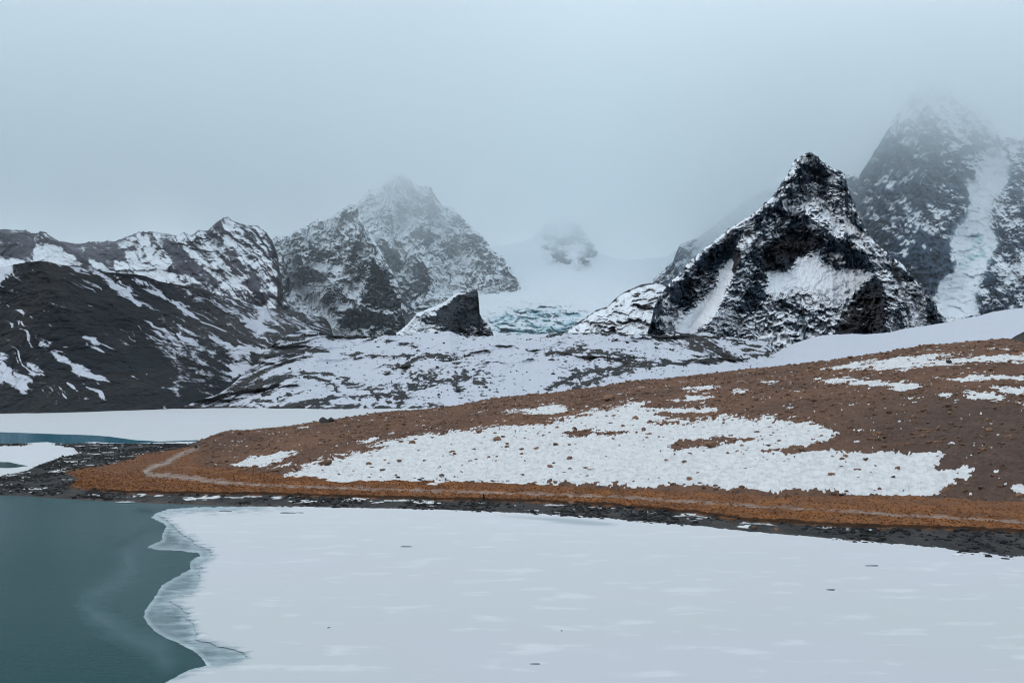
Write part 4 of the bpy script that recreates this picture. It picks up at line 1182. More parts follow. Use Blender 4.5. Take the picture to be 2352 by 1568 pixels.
ice_edge = zI([(1060, 190), (1120, 222), (1170, 270), (1230, 325), (1290, 350), (1305, 385), (1350, 402), (1415, 430), (1422, 458), (1395, 485), (1342, 520), (1355, 550), (1320, 577), (1345, 602),
               (1330, 640), (1312, 680), (1280, 712), (1185, 738), (1128, 760), (1165, 783), (1200, 800), (1225, 832), (1275, 850), (1245, 885), (1300, 910), (1300, 940), (1325, 985), (1312, 1030), (1400, 1050),
               (1470, 1078), (1580, 1092), (1672, 1140), (1620, 1165), (1480, 1190), (1330, 1217), (1270, 1232), (1200, 1272), (1110, 1315), (1000, 1400), (940, 1500)])
white_poly = [(3300, 1100), (1136, 1160)] + zI([(1910, 126), (1600, 141), (1400, 150), (1170, 158), (1090, 176)]) + ice_edge + [(300, 2700), (3300, 2700)]
thin_edge = zI([(1010, 200), (1100, 245), (1112, 262), (1085, 320), (1090, 345), (1000, 390), (988, 405), (1060, 420), (1200, 425), (1330, 440), (1342, 458), (1280, 490), (1270, 520), (1280, 545), (1180, 600),
                (1090, 650), (1040, 730), (970, 830), (963, 870), (1000, 930), (1060, 985), (1180, 1040), (1270, 1080), (1350, 1140), (1388, 1195), (1270, 1222), (1200, 1258), (1105, 1312), (990, 1400), (920, 1500)])
thin_poly = [(3300, 1090), (1136, 1150)] + zI([(1900, 122), (1400, 128), (1150, 140), (1060, 163)]) + thin_edge + [(300, 2700), (3300, 2700)]
ix = np.concatenate([np.linspace(260, 700, 330)[:-1], np.linspace(700, 1150, 120)[:-1], np.linspace(1150, 3200, 60)])
iy = np.concatenate([np.linspace(1135, 1600, 400)[:-1], np.linspace(1600, 2600, 20)])
gx_, gy_ = np.meshgrid(ix, iy)
IP = flat(gx_, gy_, 0.0)
ia, ib = fbm(IP[..., 0] / 3.0, IP[..., 1] / 1.6, 4, 511), fbm(IP[..., 0] / 1.8, IP[..., 1] / 0.9, 4, 512, .6)
d_white = region(gx_, gy_, white_poly, 4000, lambda d, m: d) + ia * 5 + ib * 4
d_thin = region(gx_, gy_, thin_poly, 4000, lambda d, m: d) + ia * 3 + ib * 1.2
kw = d_white > 0
TP, SP = IP.copy(), IP.copy()
TP[..., 2] = 0.02
SP[..., 2] = 0.06 + 0.06 * sm(0, 14, d_white) + 0.02 * fbm(IP[..., 0] / 12, IP[..., 1] / 8, 3, 513)
inner = region(gx_, gy_, ice_edge, 60, lambda d, m: d, False)
inner = np.where(inner == 0, 90, inner)
rim = sm(14, 2, d_thin) * 0.42
wt = 0.16 + rim + 0.40 * sm(22, 0, -d_white + 14 * ib) + 0.34 * sm(0.0, 0.35, ib + .8 * ia) * sm(60, 5, -d_white) + 0.22 * ia
wt -= 0.16 * poly(gx_, gy_, zI([(1120, 840), (1200, 820), (1240, 870), (1180, 890)]), 4, ia * 3) + 0.10 * poly(gx_, gy_, zI([(1060, 400), (1140, 340), (1240, 340), (1300, 400), (1200, 425)]), 4, ia * 3)
sub = lambda P, keep: (P, grid_faces(*keep.shape, keep))


def compact(P, F, at):
    used = np.unique(F)
    mp_ = np.zeros(P.shape[0] * P.shape[1], np.int64)
    mp_[used] = np.arange(len(used))
    return P.reshape(-1, 3)[used], mp_[F], {k: v.ravel()[used] for k, v in at.items()}


V, F, A = compact(TP, grid_faces(*kw.shape, (d_thin > 0) & (d_white < 14)), {'white': np.clip(wt, 0, 1)})
struct(mesh_from('thin_ice', V, F, m_thin, A))
grey_rim = 0.75 * sm(16, -4, d_white + 15 * ib + 12 * ia) * sm(720, 560, gx_)
greyp = 0.55 * poly(gx_, gy_, zJ([(760, 86), (830, 90), (960, 95), (1060, 105), (1115, 114), (1080, 119), (980, 114), (900, 103)]), 2.5, ia * 3)
dr = sm(0, 1, np.interp(gy_, [1160, 1260, 1600], [1.0, 0.55, 0.0])) * 0.8
V, F, A = compact(SP, grid_faces(*kw.shape, kw), {'grey': np.clip(grey_rim + greyp, 0, 1), 'drift': dr})
lake_ice = struct(mesh_from('lake_ice', V, F, m_ice, A))


def flat_poly(name, pts, z, mat, at, wob=0.8, seed=1, skirt=0.06):
    """a sheet with the outline pts; its rim drops to the water"""
    out = []
    for k, (a, c) in enumerate(zip(pts, pts[1:] + pts[:1])):
        n = max(1, int(math.hypot(c[0] - a[0], c[1] - a[1]) / 4))
        for i in range(n):
            out.append((a[0] + (c[0] - a[0]) * i / n, a[1] + (c[1] - a[1]) * i / n))
    o = np.array(out)
    w = fbm(o[:, 0] / 14, o[:, 1] / 5, 4, seed)
    o[:, 1] += w * wob * 2
    o[:, 0] += w * wob * 8
    top = flat(o[:, 0], np.maximum(o[:, 1], 885), z)
    import bmesh
    bm = bmesh.new()
    vs = [bm.verts.new(p) for p in top]
    lo_ = [bm.verts.new((p[0], p[1], z - skirt)) for p in top]
    f = bm.faces.new(vs)
    for i in range(len(vs)):
        bm.faces.new((vs[i], lo_[i], lo_[(i + 1) % len(vs)], vs[(i + 1) % len(vs)]))
    bmesh.ops.triangulate(bm, faces=[f])
    bmesh.ops.recalc_face_normals(bm, faces=bm.faces)
    me = bpy.data.meshes.new(name)
    bm.to_mesh(me)
    bm.free()
    for k, v in at.items():
        a_ = me.attributes.new(k, 'FLOAT', 'POINT')
        a_.data.foreach_set('value', np.full(len(me.vertices), v, np.float32))
    me.materials.append(mat)
    ob = bpy.data.objects.new(name, me)
    scene.collection.objects.link(ob)
    return struct(ob)


far_edge = zF([(1420, 352), (1300, 345), (1100, 352), (1050, 356), (1000, 350), (900, 345), (800, 332), (720, 321), (600, 312), (370, 305), (150, 297), (0, 292)])
flat_poly('lake_ice', [(-500, 922), (1500, 922), (1500, 960), (900, 990), (560, 1010)] + far_edge + [(-500, 975)], 0.05, m_ice, {'grey': 0.0, 'drift': 0.35}, 0.25, 3)
flat_poly('lake_ice', zF([(560, 362), (620, 358), (760, 366), (1000, 370), (1380, 372), (1400, 352), (1050, 362), (900, 368), (700, 372)]), 0.055, m_ice, {'grey': 0.0, 'drift': 1.0}, 0.3, 4)
flat_poly('lake_ice', zF([(-300, 378), (0, 376), (110, 374), (220, 362), (310, 358), (400, 372), (500, 384), (535, 430), (480, 445), (420, 458), (340, 480), (290, 503), (240, 525), (180, 547), (60, 572), (0, 585), (-300, 640), (-300, 540),
           (0, 530), (80, 530), (190, 515), (130, 505), (60, 490), (0, 488), (-300, 480)]), 0.05, m_ice, {'grey': 0.0, 'drift': 0.8}, 0.35, 5)

# ------------------------------------------------------------------ stones
def ico(sub):
    import bmesh
    bm = bmesh.new()
    bmesh.ops.create_icosphere(bm, subdivisions=sub, radius=1.0)
    V = np.array([v.co[:] for v in bm.verts])
    bm.verts.index_update()
    F = np.array([[v.index for v in f.verts] for f in bm.faces])
    bm.free()
    return V, F


def rock_shape(sub, seed, flatz=0.7, chop=6):
    """an angular stone: a ball cut by random planes"""
    r = np.random.default_rng(seed)
    V, F = ico(sub)
    V = V * (1 + 0.12 * r.standard_normal((len(V), 1)) * (1 if sub < 3 else 0.35))
    for _ in range(chop):
        n = r.standard_normal(3)
        n /= np.linalg.norm(n)
        d = r.uniform(0.45, 0.8)
        k = V @ n - d
        V = V - np.where(k > 0, k, 0)[:, None] * n * 0.95
    V *= np.array([r.uniform(0.9, 1.25), r.uniform(0.7, 1.0), flatz * r.uniform(0.8, 1.15)])
    V[:, 2] -= V[:, 2].min() * 0.62
    V /= np.abs(V[:, :2]).max()
    return V, F


def stone_material(name, c0, c1, snow=0.0):
    m, nt, b = new_mat(name)
    tc = N(nt, 'ShaderNodeNewGeometry')
    n1 = noise_node(nt, tc.outputs['Position'], 1.7, 6, 0.65)
    n2 = noise_node(nt, tc.outputs['Position'], 0.21, 3, 0.6)
    c = mix_col(nt, map_range(nt, math_node(nt, 'ADD', n1, math_node(nt, 'SUBTRACT', n2, .5)), 0.25, 0.8), c0, c1)
    if snow:
        sep = N(nt, 'ShaderNodeSeparateXYZ')
        nt.links.new(tc.outputs['Normal'], sep.inputs['Vector'])
        f = map_range(nt, math_node(nt, 'ADD', sep.outputs['Z'], math_node(nt, 'MULTIPLY', n1, 0.5)), 1.12, 1.25)
        c = mix_col(nt, math_node(nt, 'MULTIPLY', f, snow), c, SNOW)
    nt.links.new(c, b.inputs['Base Color'])
    b.inputs['Roughness'].default_value = 0.85
    bp = N(nt, 'ShaderNodeBump')
    bp.inputs['Strength'].default_value = 0.5
    bp.inputs['Distance'].default_value = 0.15
    nt.links.new(n1, bp.inputs['Height'])
    nt.links.new(bp.outputs['Normal'], b.inputs['Normal'])
    return m


M_BROWN = stone_material('brown_stone', (0.060, 0.038, 0.027), (0.250, 0.135, 0.082))
M_DARK = stone_material('dark_stone', (0.010, 0.011, 0.012), (0.042, 0.038, 0.036), 0.0)
M_WET = stone_material('wet_black_stone', (0.006, 0.006, 0.007), (0.024, 0.022, 0.021))

brown_shapes, dark_shapes = [], []
for k in range(10):
    V, F = rock_shape(3, 900 + k, 0.62, 9)
    for lst, mt, nm in ((brown_shapes, M_BROWN, 'boulder'), (dark_shapes, M_DARK, 'dark_boulder')):
        o = mesh_from(nm, V, F, mt, smooth=False)
        me = o.data
        bpy.data.objects.remove(o)
        lst.append(me)


def add_thing(name, me, loc, size, rz, label, cat, group=None, squash=1.0):
    o = bpy.data.objects.new(name, me)
    o.location = loc
    o.scale = (size, size, size * squash)
    o.rotation_euler = (random.uniform(-.12, .12), random.uniform(-.12, .12), rz)
    o['label'], o['category'] = label, cat
    if group:
        o['group'] = group
    scene.collection.objects.link(o)
    return o


front_rows = slice(5, nr - 8)
fx, fy, fP = PXg[front_rows].ravel(), PYv[front_rows].ravel(), Pg[front_rows].reshape(-1, 3)


def on_ground(px, py):
    i = np.argmin((fx - px) ** 2 + (fy - py) ** 2)
    return fP[i]


# named boulders: picture place of the foot, width in pixels, shape, label
NAMED = [
    (zG([(500, 685)])[0], 33, 0, 'largest rounded brown boulder, at the left end of the long snow patch'),
    (zG([(1663, 520)])[0], 26, 1, 'broad brown boulder lying near the upper edge of the long snow patch'),
    (zG([(1007, 668)])[0], 12, 2, 'upright brown boulder alone in the left part of the snow patch'),
    (zG([(2052, 557)])[0], 14, 3, 'tall brown boulder in the snow right of the broad flat-topped one'),
    (zG([(2146, 648)])[0], 12, 4, 'brown boulder in the snow above the smooth drift'),
    (zG([(2012, 703)])[0], 15, 5, 'brown boulder sitting on the left tip of the smooth snow drift'),
    (zG([(1422, 735)])[0], 9, 6, 'small reddish brown boulder low in the middle of the snow'),
    (zG([(1275, 700)])[0], 8, 7, 'small brown boulder in the bare snow left of the middle'),
    (zG([(1824, 580)])[0], 14, 8, 'brown boulder in the snow below the broad boulder, the upper of two'),
    (zG([(1824, 615)])[0], 11, 9, 'brown boulder in the snow below the broad boulder, the lower of two'),
    (zG([(1918, 578)])[0], 15, 0, 'low wide brown boulder in the snow between two taller ones'),
    (zG([(1508, 585)])[0], 12, 1, 'dark topped brown boulder beside a small bare spot in the snow'),
    (zG([(1545, 475)])[0], 16, 2, 'flat slanting brown slab at the upper edge of the snow'),
    (zG([(1293, 485)])[0], 13, 3, 'brown boulder in the stony gap above the snow patch'),
    (zG([(1085, 545)])[0], 16, 4, 'brown boulder at the upper left edge of the long snow patch'),
    (zG([(2150, 556)])[0], 9, 5, 'small brown boulder in the snow beside the tall brown one'),
    (zG([(490, 726)])[0], 6, 6, 'small stone in the snow right below the largest boulder'),
    (zG([(1610, 638)])[0], 9, 7, 'small brown boulder in the snow under the broad boulder'),
    (zG([(55, 548)])[0], 18, 8, 'dark brown boulder on the bare slope above the small left snow patch'),
    (zG([(1003, 800)])[0], 10, 9, 'dark boulder at the snow edge above the orange grass, left'),
    (zG([(1160, 812)])[0], 9, 0, 'grey boulder at the snow edge above the orange grass, right of a dark one'),
    (zG([(1314, 778)])[0], 7, 1, 'black stone low in the snow near the grass edge'),
    (zH([(797, 668)])[0], 30, 2, 'large dark brown boulder in the bare island within the snow'),
    (zH([(26, 660)])[0], 13, 3, 'brown boulder in the snow at the end of the thin bare strip'),
    (zH([(96, 728)])[0], 11, 4, 'brown boulder at the foot of a curved drift in the snow'),
    (zH([(668, 742)])[0], 13, 5, 'brown boulder in the snow beside the narrow white ridge'),
    (zH([(578, 732)])[0], 11, 6, 'brown boulder in the snow under the bare island'),
    (zH([(884, 698)])[0], 10, 7, 'brown boulder in the snow below the large dark one'),
    (zH([(928, 690)])[0], 11, 8, 'brown boulder in the snow right of the large dark one'),
    (zH([(1724, 772)])[0], 13, 9, 'brown boulder in the right end of the snow patch'),
    (zH([(1702, 812)])[0], 10, 0, 'black boulder in the right end of the snow patch'),
    (zH([(1612, 758)])[0], 9, 1, 'small brown boulder near the top edge of the right snow'),
    (zH([(1560, 735)])[0], 12, 2, 'flat brown stone near the top edge of the right snow'),
    (zH([(690, 828)])[0], 15, 3, 'cluster boulder of brown rock low in the snow above the grass'),
    (zH([(293, 432)])[0], 26, 4, 'grey brown boulder on the bare slope below the hill crest'),
    (zH([(660, 430)])[0], 20, 5, 'rounded brown boulder between two thin snow strips'),
    (zH([(732, 478)])[0], 15, 6, 'brown boulder under the thin snow strips'),
    (zH([(427, 525)])[0], 17, 7, 'brown boulder in the ragged upper snow'),
    (zH([(1382, 530)])[0], 13, 8, 'brown boulder above the tip of the upper snow tongue'),
    (zH([(1658, 662)])[0], 15, 9, 'reddish boulder on the bare slope above the right snow'),
    (zH([(1040, 305)])[0], 24, 0, 'flat orange brown slab just under the hill crest'),
    (zH([(1885, 168)])[0], 20, 1, 'boulder standing on the right skyline of the brown hill'),
    (zH([(1490, 228)])[0], 13, 2, 'boulder on the crest of the brown hill before the snow slope'),
    (zH([(1975, 250)])[0], 15, 3, 'dark boulder in the upper right snow strip'),
    (zH([(2175, 590)])[0], 16, 4, 'brown boulder on the bare right slope'),
    (zF([(2140, 508)])[0], 4, 5, 'small stone against the largest boulder'),
    (zF([(2150, 232)])[0], 28, 6, 'long dark slab boulder on the left skyline of the hill'),
    (zF([(2190, 222)])[0], 22, 7, 'grey rounded boulder behind the dark slab on the left skyline'),
    (zF([(1462, 315)])[0], 13, 8, 'dark boulder on the nose of the brown hill above the path'),
    (zF([(1720, 345)])[0], 16, 9, 'brown boulder on the slope behind the hill nose'),
    (zF([(1700, 375)])[0], 15, 0, 'dark brown boulder below the hill nose'),
    (zF([(893, 368)])[0], 7, 1, 'reddish boulder alone on the dark spit by the far water'),
    (zH([(2190, 150)])[0], 12, 2, 'small boulder on the right skyline of the brown hill'),
    (zH([(1175, 915)])[0], 22, 3, 'flat grey stone in the orange grass under the right snow'),
    (zH([(1010, 1070)])[0], 13, 4, 'reddish boulder on the black shore'),
    (zH([(1125, 1078)])[0], 14, 5, 'larger reddish boulder on the black shore to the right of another'),
    (zG([(2168, 950)])[0], 18, 6, 'reddish boulder at the upper edge of the black shore'),
]
taken = []
for (px, py), wpx, k, lab in NAMED:
    p = on_ground(px, py)
    size = wpx * p[1] / FOC * 0.56
    dark = lab.startswith(('black', 'dark boulder', 'long dark', 'grey rounded'))
    add_thing('boulder', (dark_shapes if dark else brown_shapes)[k], (p[0], p[1], p[2] - size * 0.12), size, k * 0.9 + 0.3, lab, 'boulder', 'boulders lying on the peninsula')
    taken.append((px, py, wpx))

# more boulders of the slope, alike
tk = np.array(taken)


def pick(mask, n, minpx):
    idx = np.flatnonzero(mask[front_rows].ravel())
    # even in the picture's ground area: weight by cell area so that far rows are not crowded
    RNG.shuffle(idx)
    got = []
    gx__, gy__ = np.empty(0), np.empty(0)
    for i in idx:
        if len(got) >= n:
            break
        if len(got) and (np.abs(gx__ - fx[i]) + 2 * np.abs(gy__ - fy[i])).min() < minpx:
            continue
        if (np.abs(tk[:, 0] - fx[i]) + 2 * np.abs(tk[:, 1] - fy[i]) < tk[:, 2] + 6).any():
            continue
        got.append(i)
        gx__, gy__ = np.append(gx__, fx[i]), np.append(gy__, fy[i])
    return got


hill_ok = (m_hill > 0.7) & isfront & (PXg > -20) & (PXg < 2372)
bare, snowy = hill_ok & (sn < 0.3), hill_ok & (sn > 0.6) & (PYg < 1085)
ORD = ['leftmost', 'second from left', 'third from left', 'fourth from left', 'fifth from left', 'sixth from left', 'seventh from left']


def zone_label(k, n, what, where):
    o = 'rightmost' if (k == n - 1 and n > 1) else ('only' if n == 1 else ORD[k])
    return '%s %s, %s' % (what, where.replace('on the slope between the skyline slab and', 'between the skyline slab and'), o) if o != 'only' else 'lone %s %s' % (what, where)


def over(px):
    return float(np.interp(px, [600, 700, 900, 1000, 1160, 1300, 1500, 1800], [1065, 1030, 1010, 985, 975, 965, 945, 930]))


ZONES = [   # x from, x to, upper or lower ground, what the zone is
    (480, 600, 'any', 5, 'on the bare nose of the hill'), (600, 760, 'any', 5, 'on the slope above the small left snow patch'),
    (760, 900, 'any', 5, 'on the slope between the skyline slab and the long snow patch'), (900, 1050, 'any', 5, 'on the bare slope right of the skyline slab'),
    (1050, 1180, 'any', 5, 'on the skyline slope before the snowy moraine'), (1180, 1320, 'any', 5, 'on the slope above the rust-red hollow'),
    (1320, 1500, 'up', 5, 'under the crest, below the glacier icefall'), (1500, 1680, 'up', 5, 'under the crest, below the pyramid peak'), (1680, 1850, 'up', 5, 'under the crest where the snow slope begins'),
    (1850, 2030, 'up', 5, 'among the upper snow strips'), (2030, 2200, 'up', 5, 'between the right snow strips'), (2200, 2372, 'up', 5, 'under the far right skyline'),
    (1680, 1850, 'low', 5, 'on dark ground above the upper snow tongue'), (1850, 2030, 'low', 5, 'on dark ground above the right snow'), (2030, 2200, 'low', 6, 'on dark ground beyond the snow end'),
    (2200, 2372, 'low', 6, 'on the dark slope at the right edge')]
for x0, x1, lvl, n, where in ZONES:
    m = bare & (PXg > x0) & (PXg < x1)
    if lvl != 'any':
        split = np.interp(PXg, [1320, 1680, 1850, 2372], [930, 905, 915, 930])
        m &= (PYg < split) if lvl == 'up' else (PYg > split + 12)
    got = sorted(pick(m, n, 24), key=lambda i: fx[i])
    for k, i in enumerate(got):
        p = fP[i]
        size = (8 + 6 * random.random() ** 1.5) * p[1] / FOC * 0.55
        add_thing('boulder', random.choice(brown_shapes), (p[0], p[1], p[2] - size * 0.15), size, random.uniform(0, 6.28), zone_label(k, len(got), 'brown stone', where), 'boulder',
                  'boulders lying on the peninsula', random.uniform(.7, 1.05))
        tk = np.vstack([tk, [fx[i], fy[i], 14]])
SNOWZ = [(700, 900, 4, 'in the left end of the long snow patch'), (900, 1060, 4, 'in the snow left of the lone upright boulder'), (1060, 1200, 4, 'in the snow below the broad boulder'),
         (1200, 1340, 4, 'in the snow before the smooth drift'), (1340, 1480, 4, 'in the snow around the smooth drift'), (1480, 1640, 4, 'in the snow below the bare island'),
         (1640, 1800, 4, 'in the snow right of the bare island'), (1800, 2000, 4, 'in the snow of the right lobe'), (2000, 2200, 3, 'in the tip of the right snow lobe')]
for x0, x1, n, where in SNOWZ:
    got = sorted(pick(snowy & (PXg > x0) & (PXg < x1), n, 20), key=lambda i: fx[i])
    for k, i in enumerate(got):
        p = fP[i]
        size = (5 + 4 * random.random() ** 1.5) * p[1] / FOC * 0.55
        add_thing('boulder', random.choice(brown_shapes), (p[0], p[1], p[2] - size * 0.15), size, random.uniform(0, 6.28), zone_label(k, len(got), 'small brown stone', where), 'boulder',
                  'boulders lying on the peninsula', random.uniform(.7, 1.05))
        tk = np.vstack([tk, [fx[i], fy[i], 10]])


def scatter(name, pts, sizes, shapes, mat, seed):
    r = np.random.default_rng(seed)
    n = len(pts)
    pick_ = r.integers(0, len(shapes), n)
    ang = r.uniform(0, 6.283, n)
    Vs, Fs, off = [], [], 0
    for k, (V, F) in enumerate(shapes):
        j = np.flatnonzero(pick_ == k)
        c, s = np.cos(ang[j])[:, None], np.sin(ang[j])[:, None]
        x, y, z = V[None, :, 0], V[None, :, 1], V[None, :, 2]
        sq = r.uniform(.6, 1.1, len(j))[:, None]
        W = np.stack([(x * c - y * s) * sizes[j][:, None], (x * s + y * c) * sizes[j][:, None], z * sq * sizes[j][:, None]], -1) + pts[j][:, None, :]
        Vs.append(W.reshape(-1, 3))
        Fs.append((F[None] + (np.arange(len(j)) * len(V))[:, None, None] + off).reshape(-1, 3))
        off += len(j) * len(V)
    o = mesh_from(name, np.concatenate(Vs), np.concatenate(Fs), mat, smooth=False)
    o['kind'] = 'stuff'
    return o


small = [rock_shape(1, 950 + k, 0.6, 3) for k in range(8)]


def sample(mask, n, extra=None):
    """points spread evenly over the ground area of a mask"""
    dA = np.gradient(R, axis=0) * np.gradient(XX, axis=1)
    w = (mask * np.abs(dA))[front_rows].ravel()
    i = RNG.choice(len(w), n, p=w / w.sum())
    p = fP[i].copy()
    p[:, 0] += RNG.uniform(-.4, .4, n)
    p[:, 1] += RNG.uniform(-.5, .5, n)
    return p


hilldens = m_hill * isfront * (0.25 + sm(-0.2, 0.5, fbm(XX / 16, R / 22, 4, 431))) * np.where(sn > 0.5, 0.11, 1.0)
p = sample(hilldens, 21000)
sz = 0.12 + 0.70 * RNG.random(len(p)) ** 5
p[:, 2] -= sz * 0.2
scatter('gravel', p, sz, small, M_BROWN, 1)
p = sample(m_beach * isfront * (Zg > 0.05) * (1 - 0.9 * m_lag) * (PXg > -60) * sm(-0.3, 0.4, fbm(XX / 8, R / 20, 3, 432)), 7000)
sz = 0.14 + 0.42 * RNG.random(len(p)) ** 3
p[:, 2] -= sz * 0.2
scatter('shore_gravel', p, sz, small, M_WET, 2)

# dark boulders on the moraine beyond the lake
mx, my, mP = (a.reshape(-1, a.shape[-1]) if a.ndim == 3 else a.ravel() for a in mor_grid)


def on_moraine(px, py):
    return mP[np.argmin((mx - px) ** 2 + (my - py) ** 2)]


MOR_NAMED = [(zN([(1492, 272)])[0], 8, 'dark boulder in smooth snow below the moraine crest, under the crag'), (zN([(1097, 395)])[0], 8, 'dark boulder in the smooth snow of the left moraine hollow'),
             (zN([(802, 445)])[0], 8, 'dark boulder on the left moraine flank beside the stone streaks'), (zN([(1345, 690)])[0], 8, 'dark boulder low on the moraine just above the far lake'),
             (zN([(1950, 162)])[0], 9, 'dark boulder standing on the moraine crest under the crag'), (zN([(1960, 428)])[0], 9, 'dark boulder on the moraine above a black stony hollow'),
             (zN([(1972, 645)])[0], 9, 'rust tinged dark boulder low on the moraine near the brown hill'), (zN([(2240, 448)])[0], 9, 'dark boulder among many stones on the middle moraine'),
             (zN([(1810, 300)])[0], 10, 'dark boulder at the end of a thin stone line on the moraine'), (zC([(985, 1140)])[0], 10, 'dark boulder on the steep moraine face under the pyramid'),
             (zC([(610, 1060)])[0], 11, 'dark boulder near the moraine crest below the snowy knob'), (zC([(1395, 1380)])[0], 9, 'dark boulder in the snow just above the brown crest'),
             (zC([(720, 1090)])[0], 8, 'dark boulder on the moraine between two larger ones'), (zC([(1760, 1215)])[0], 7, 'dark boulder where moraine and snow slope meet'), (zC([(30, 1375)])[0], 9, 'dark boulder at the middle of the moraine above the brown hill')]
for k, ((px, py), wpx, lab) in enumerate(MOR_NAMED):
    p = on_moraine(px, py)
    size = wpx * p[1] / FOC * 0.55
    add_thing('boulder', dark_shapes[k % 10], (p[0], p[1] - size * .2, p[2] - size * 0.15), size, k * 1.3, lab, 'boulder', 'dark boulders on the snowy moraine')
sel = np.flatnonzero((mx > 520) & (mx < 1780) & (my > 775) & (my < 930))
RNG.shuffle(sel)
MORZ = [(600, 760, 'on the left moraine flank'), (760, 900, 'in the smooth left hollow of the moraine'), (900, 1050, 'on the moraine under the crag'), (1050, 1200, 'on the moraine below the icefall'),
        (1200, 1350, 'on the middle moraine below the snowy knob'), (1350, 1500, 'on the moraine face below the snowy knob'), (1500, 1700, 'on the moraine below the pyramid')]
for x0, x1, where in MORZ:
    got = []
    for i in sel:
        if x0 < mx[i] < x1 and my[i] < np.interp(mx[i], [600, 1000, 1300, 1700], [925, 915, 870, 835]) and all(abs(mx[i] - mx[j]) + 2 * abs(my[i] - my[j]) > 30 for j in got):
            got.append(i)
        if len(got) == 5:
            break
    got.sort(key=lambda i: mx[i])
    for k, i in enumerate(got):
        p = mP[i]
        size = random.uniform(4.5, 7.5) * p[1] / FOC * 0.5
        add_thing('boulder', random.choice(dark_shapes), (p[0], p[1] - size * .2, p[2] - size * 0.15), size, random.uniform(0, 6.28), zone_label(k, len(got), 'small dark stone', where), 'boulder', 'dark boulders on the snowy moraine')
sel = sel[40:2600]
wz = sm(-0.2, 0.35, fbm(mP[sel][:, 0] / 45, mP[sel][:, 1] / 60, 3, 441))
sel = sel[RNG.random(len(sel)) < 0.15 + wz]
p = mP[sel].copy()
sz = (1.0 + 2.6 * RNG.random(len(p)) ** 3) * p[:, 1] / FOC
p[:, 2] -= sz * .2
scatter('moraine_gravel', p, sz, small, M_DARK, 3)

# ------------------------------------------------------------------ dry grass tufts
def tufts(pts, seed):
    r = np.random.default_rng(seed)
    n = len(pts)
    h = r.uniform(.04, .12, n)
    Vs, Fs = [], []
    for k in range(3):
        a = r.uniform(0, 6.283, n)
        w = r.uniform(.10, .24, n)
        dx, dy = np.cos(a) * w, np.sin(a) * w
        lean = r.uniform(-.12, .12, (n, 2))
        A = pts + np.stack([-dx, -dy, np.full(n, -.05)], -1)
        B_ = pts + np.stack([dx, dy, np.full(n, -.05)], -1)
        C = pts + np.stack([lean[:, 0], lean[:, 1], h], -1)
        Vs.append(np.stack([A, B_, C], 1).reshape(-1, 3))
        Fs.append(np.arange(n * 3).reshape(-1, 3) + k * n * 3)
    return np.concatenate(Vs), np.concatenate(Fs)


m_grass_mat, nt, b = new_mat('dry_orange_grass')
pos = N(nt, 'ShaderNodeNewGeometry').outputs['Position']
nt.links.new(mix_col(nt, map_range(nt, noise_node(nt, pos, 0.5, 4), 0.3, 0.7), (0.130, 0.045, 0.011), (0.215, 0.076, 0.018)), b.inputs['Base Color'])
b.inputs['Roughness'].default_value = 0.9
p = sample(m_grass * (1 - m_hill) * isfront * (1 - m_path) * (PXg > 120) * (sn < .4) * (0.3 + sm(70, 10, np.abs(PYg - ygr))), 15000)
V, F = tufts(p, 5)
o = mesh_from('dry_grass', V, F, m_grass_mat, smooth=False)
o['kind'] = 'stuff'

# ------------------------------------------------------------------ small things on the ice and shore
m_hole, nt, b = new_mat('dark_meltwater')
b.inputs['Base Color'].default_value = (0.10, 0.13, 0.15, 1)
b.inputs['Roughness'].default_value = 0.2


def puddle(px, py, w, h, lab, seed):
    r = np.random.default_rng(seed)
    n = 22
    a = np.linspace(0, 2 * np.pi, n, endpoint=False)
    rr = 1 + 0.25 * np.sin(a * 2 + r.uniform(0, 6)) * r.uniform(.3, 1) + 0.15 * np.sin(a * 3 + r.uniform(0, 6))
    z = 0.15
    c = flat(np.array([px]), np.array([py]), z)[0]
    x = px + np.cos(a) * w / 2 * rr
    y = py + np.sin(a) * h / 2 * rr
    P = flat(x, y, z)
    V = np.vstack([P - c, P - c + np.array([0, 0, -0.1]), [[0, 0, 0]]])
    F = [(i, (i + 1) % n, 2 * n) for i in range(n)]
    F2 = []
    for i in range(n):
        j = (i + 1) % n
        F2 += [(i, n + i, n + j), (i, n + j, j)]
    o = mesh_from('meltwater_puddle', V, np.array(F + F2), m_hole, smooth=False)
    o.location = c
    o['label'], o['category'], o['group'] = lab, 'puddle', 'dark melt spots on the white lake ice'


for k, (x, y, w, h, lab) in enumerate([
    (1230, 1523, 22, 3.2, 'dark melt spot on the ice at the bottom middle of the picture'), (1909, 1353, 21, 3.0, 'dark melt spot on the right part of the ice, nearer than the shore one'),
    (2004, 1298, 26, 3.0, 'long dark melt spot near the right shore of the ice'), (660, 1177.0, 34, 3.0, 'flat dark melt streak on the ice near the far shore, left'),
    (518, 1172.5, 26, 2.4, 'dark melt spot close to the left tip of the white ice'), (690, 1176.5, 14, 1.8, 'thin dark melt streak beside a larger one near the far shore'),
    (933, 1254, 32, 2.2, 'thin double melt streak on the ice left of centre'), (1290, 1447, 4, 2.4, 'tiny dark melt dot in the middle of the ice'),
    (755, 1440, 7, 2.0, 'tiny dark melt streak on the left part of the ice')]):
    puddle(x, y, w, h, lab, 600 + k)

m_lump, nt, b = new_mat('snow_lump')
b.inputs['Base Color'].default_value = SNOW + (1,)
b.inputs['Roughness'].default_value = 0.6


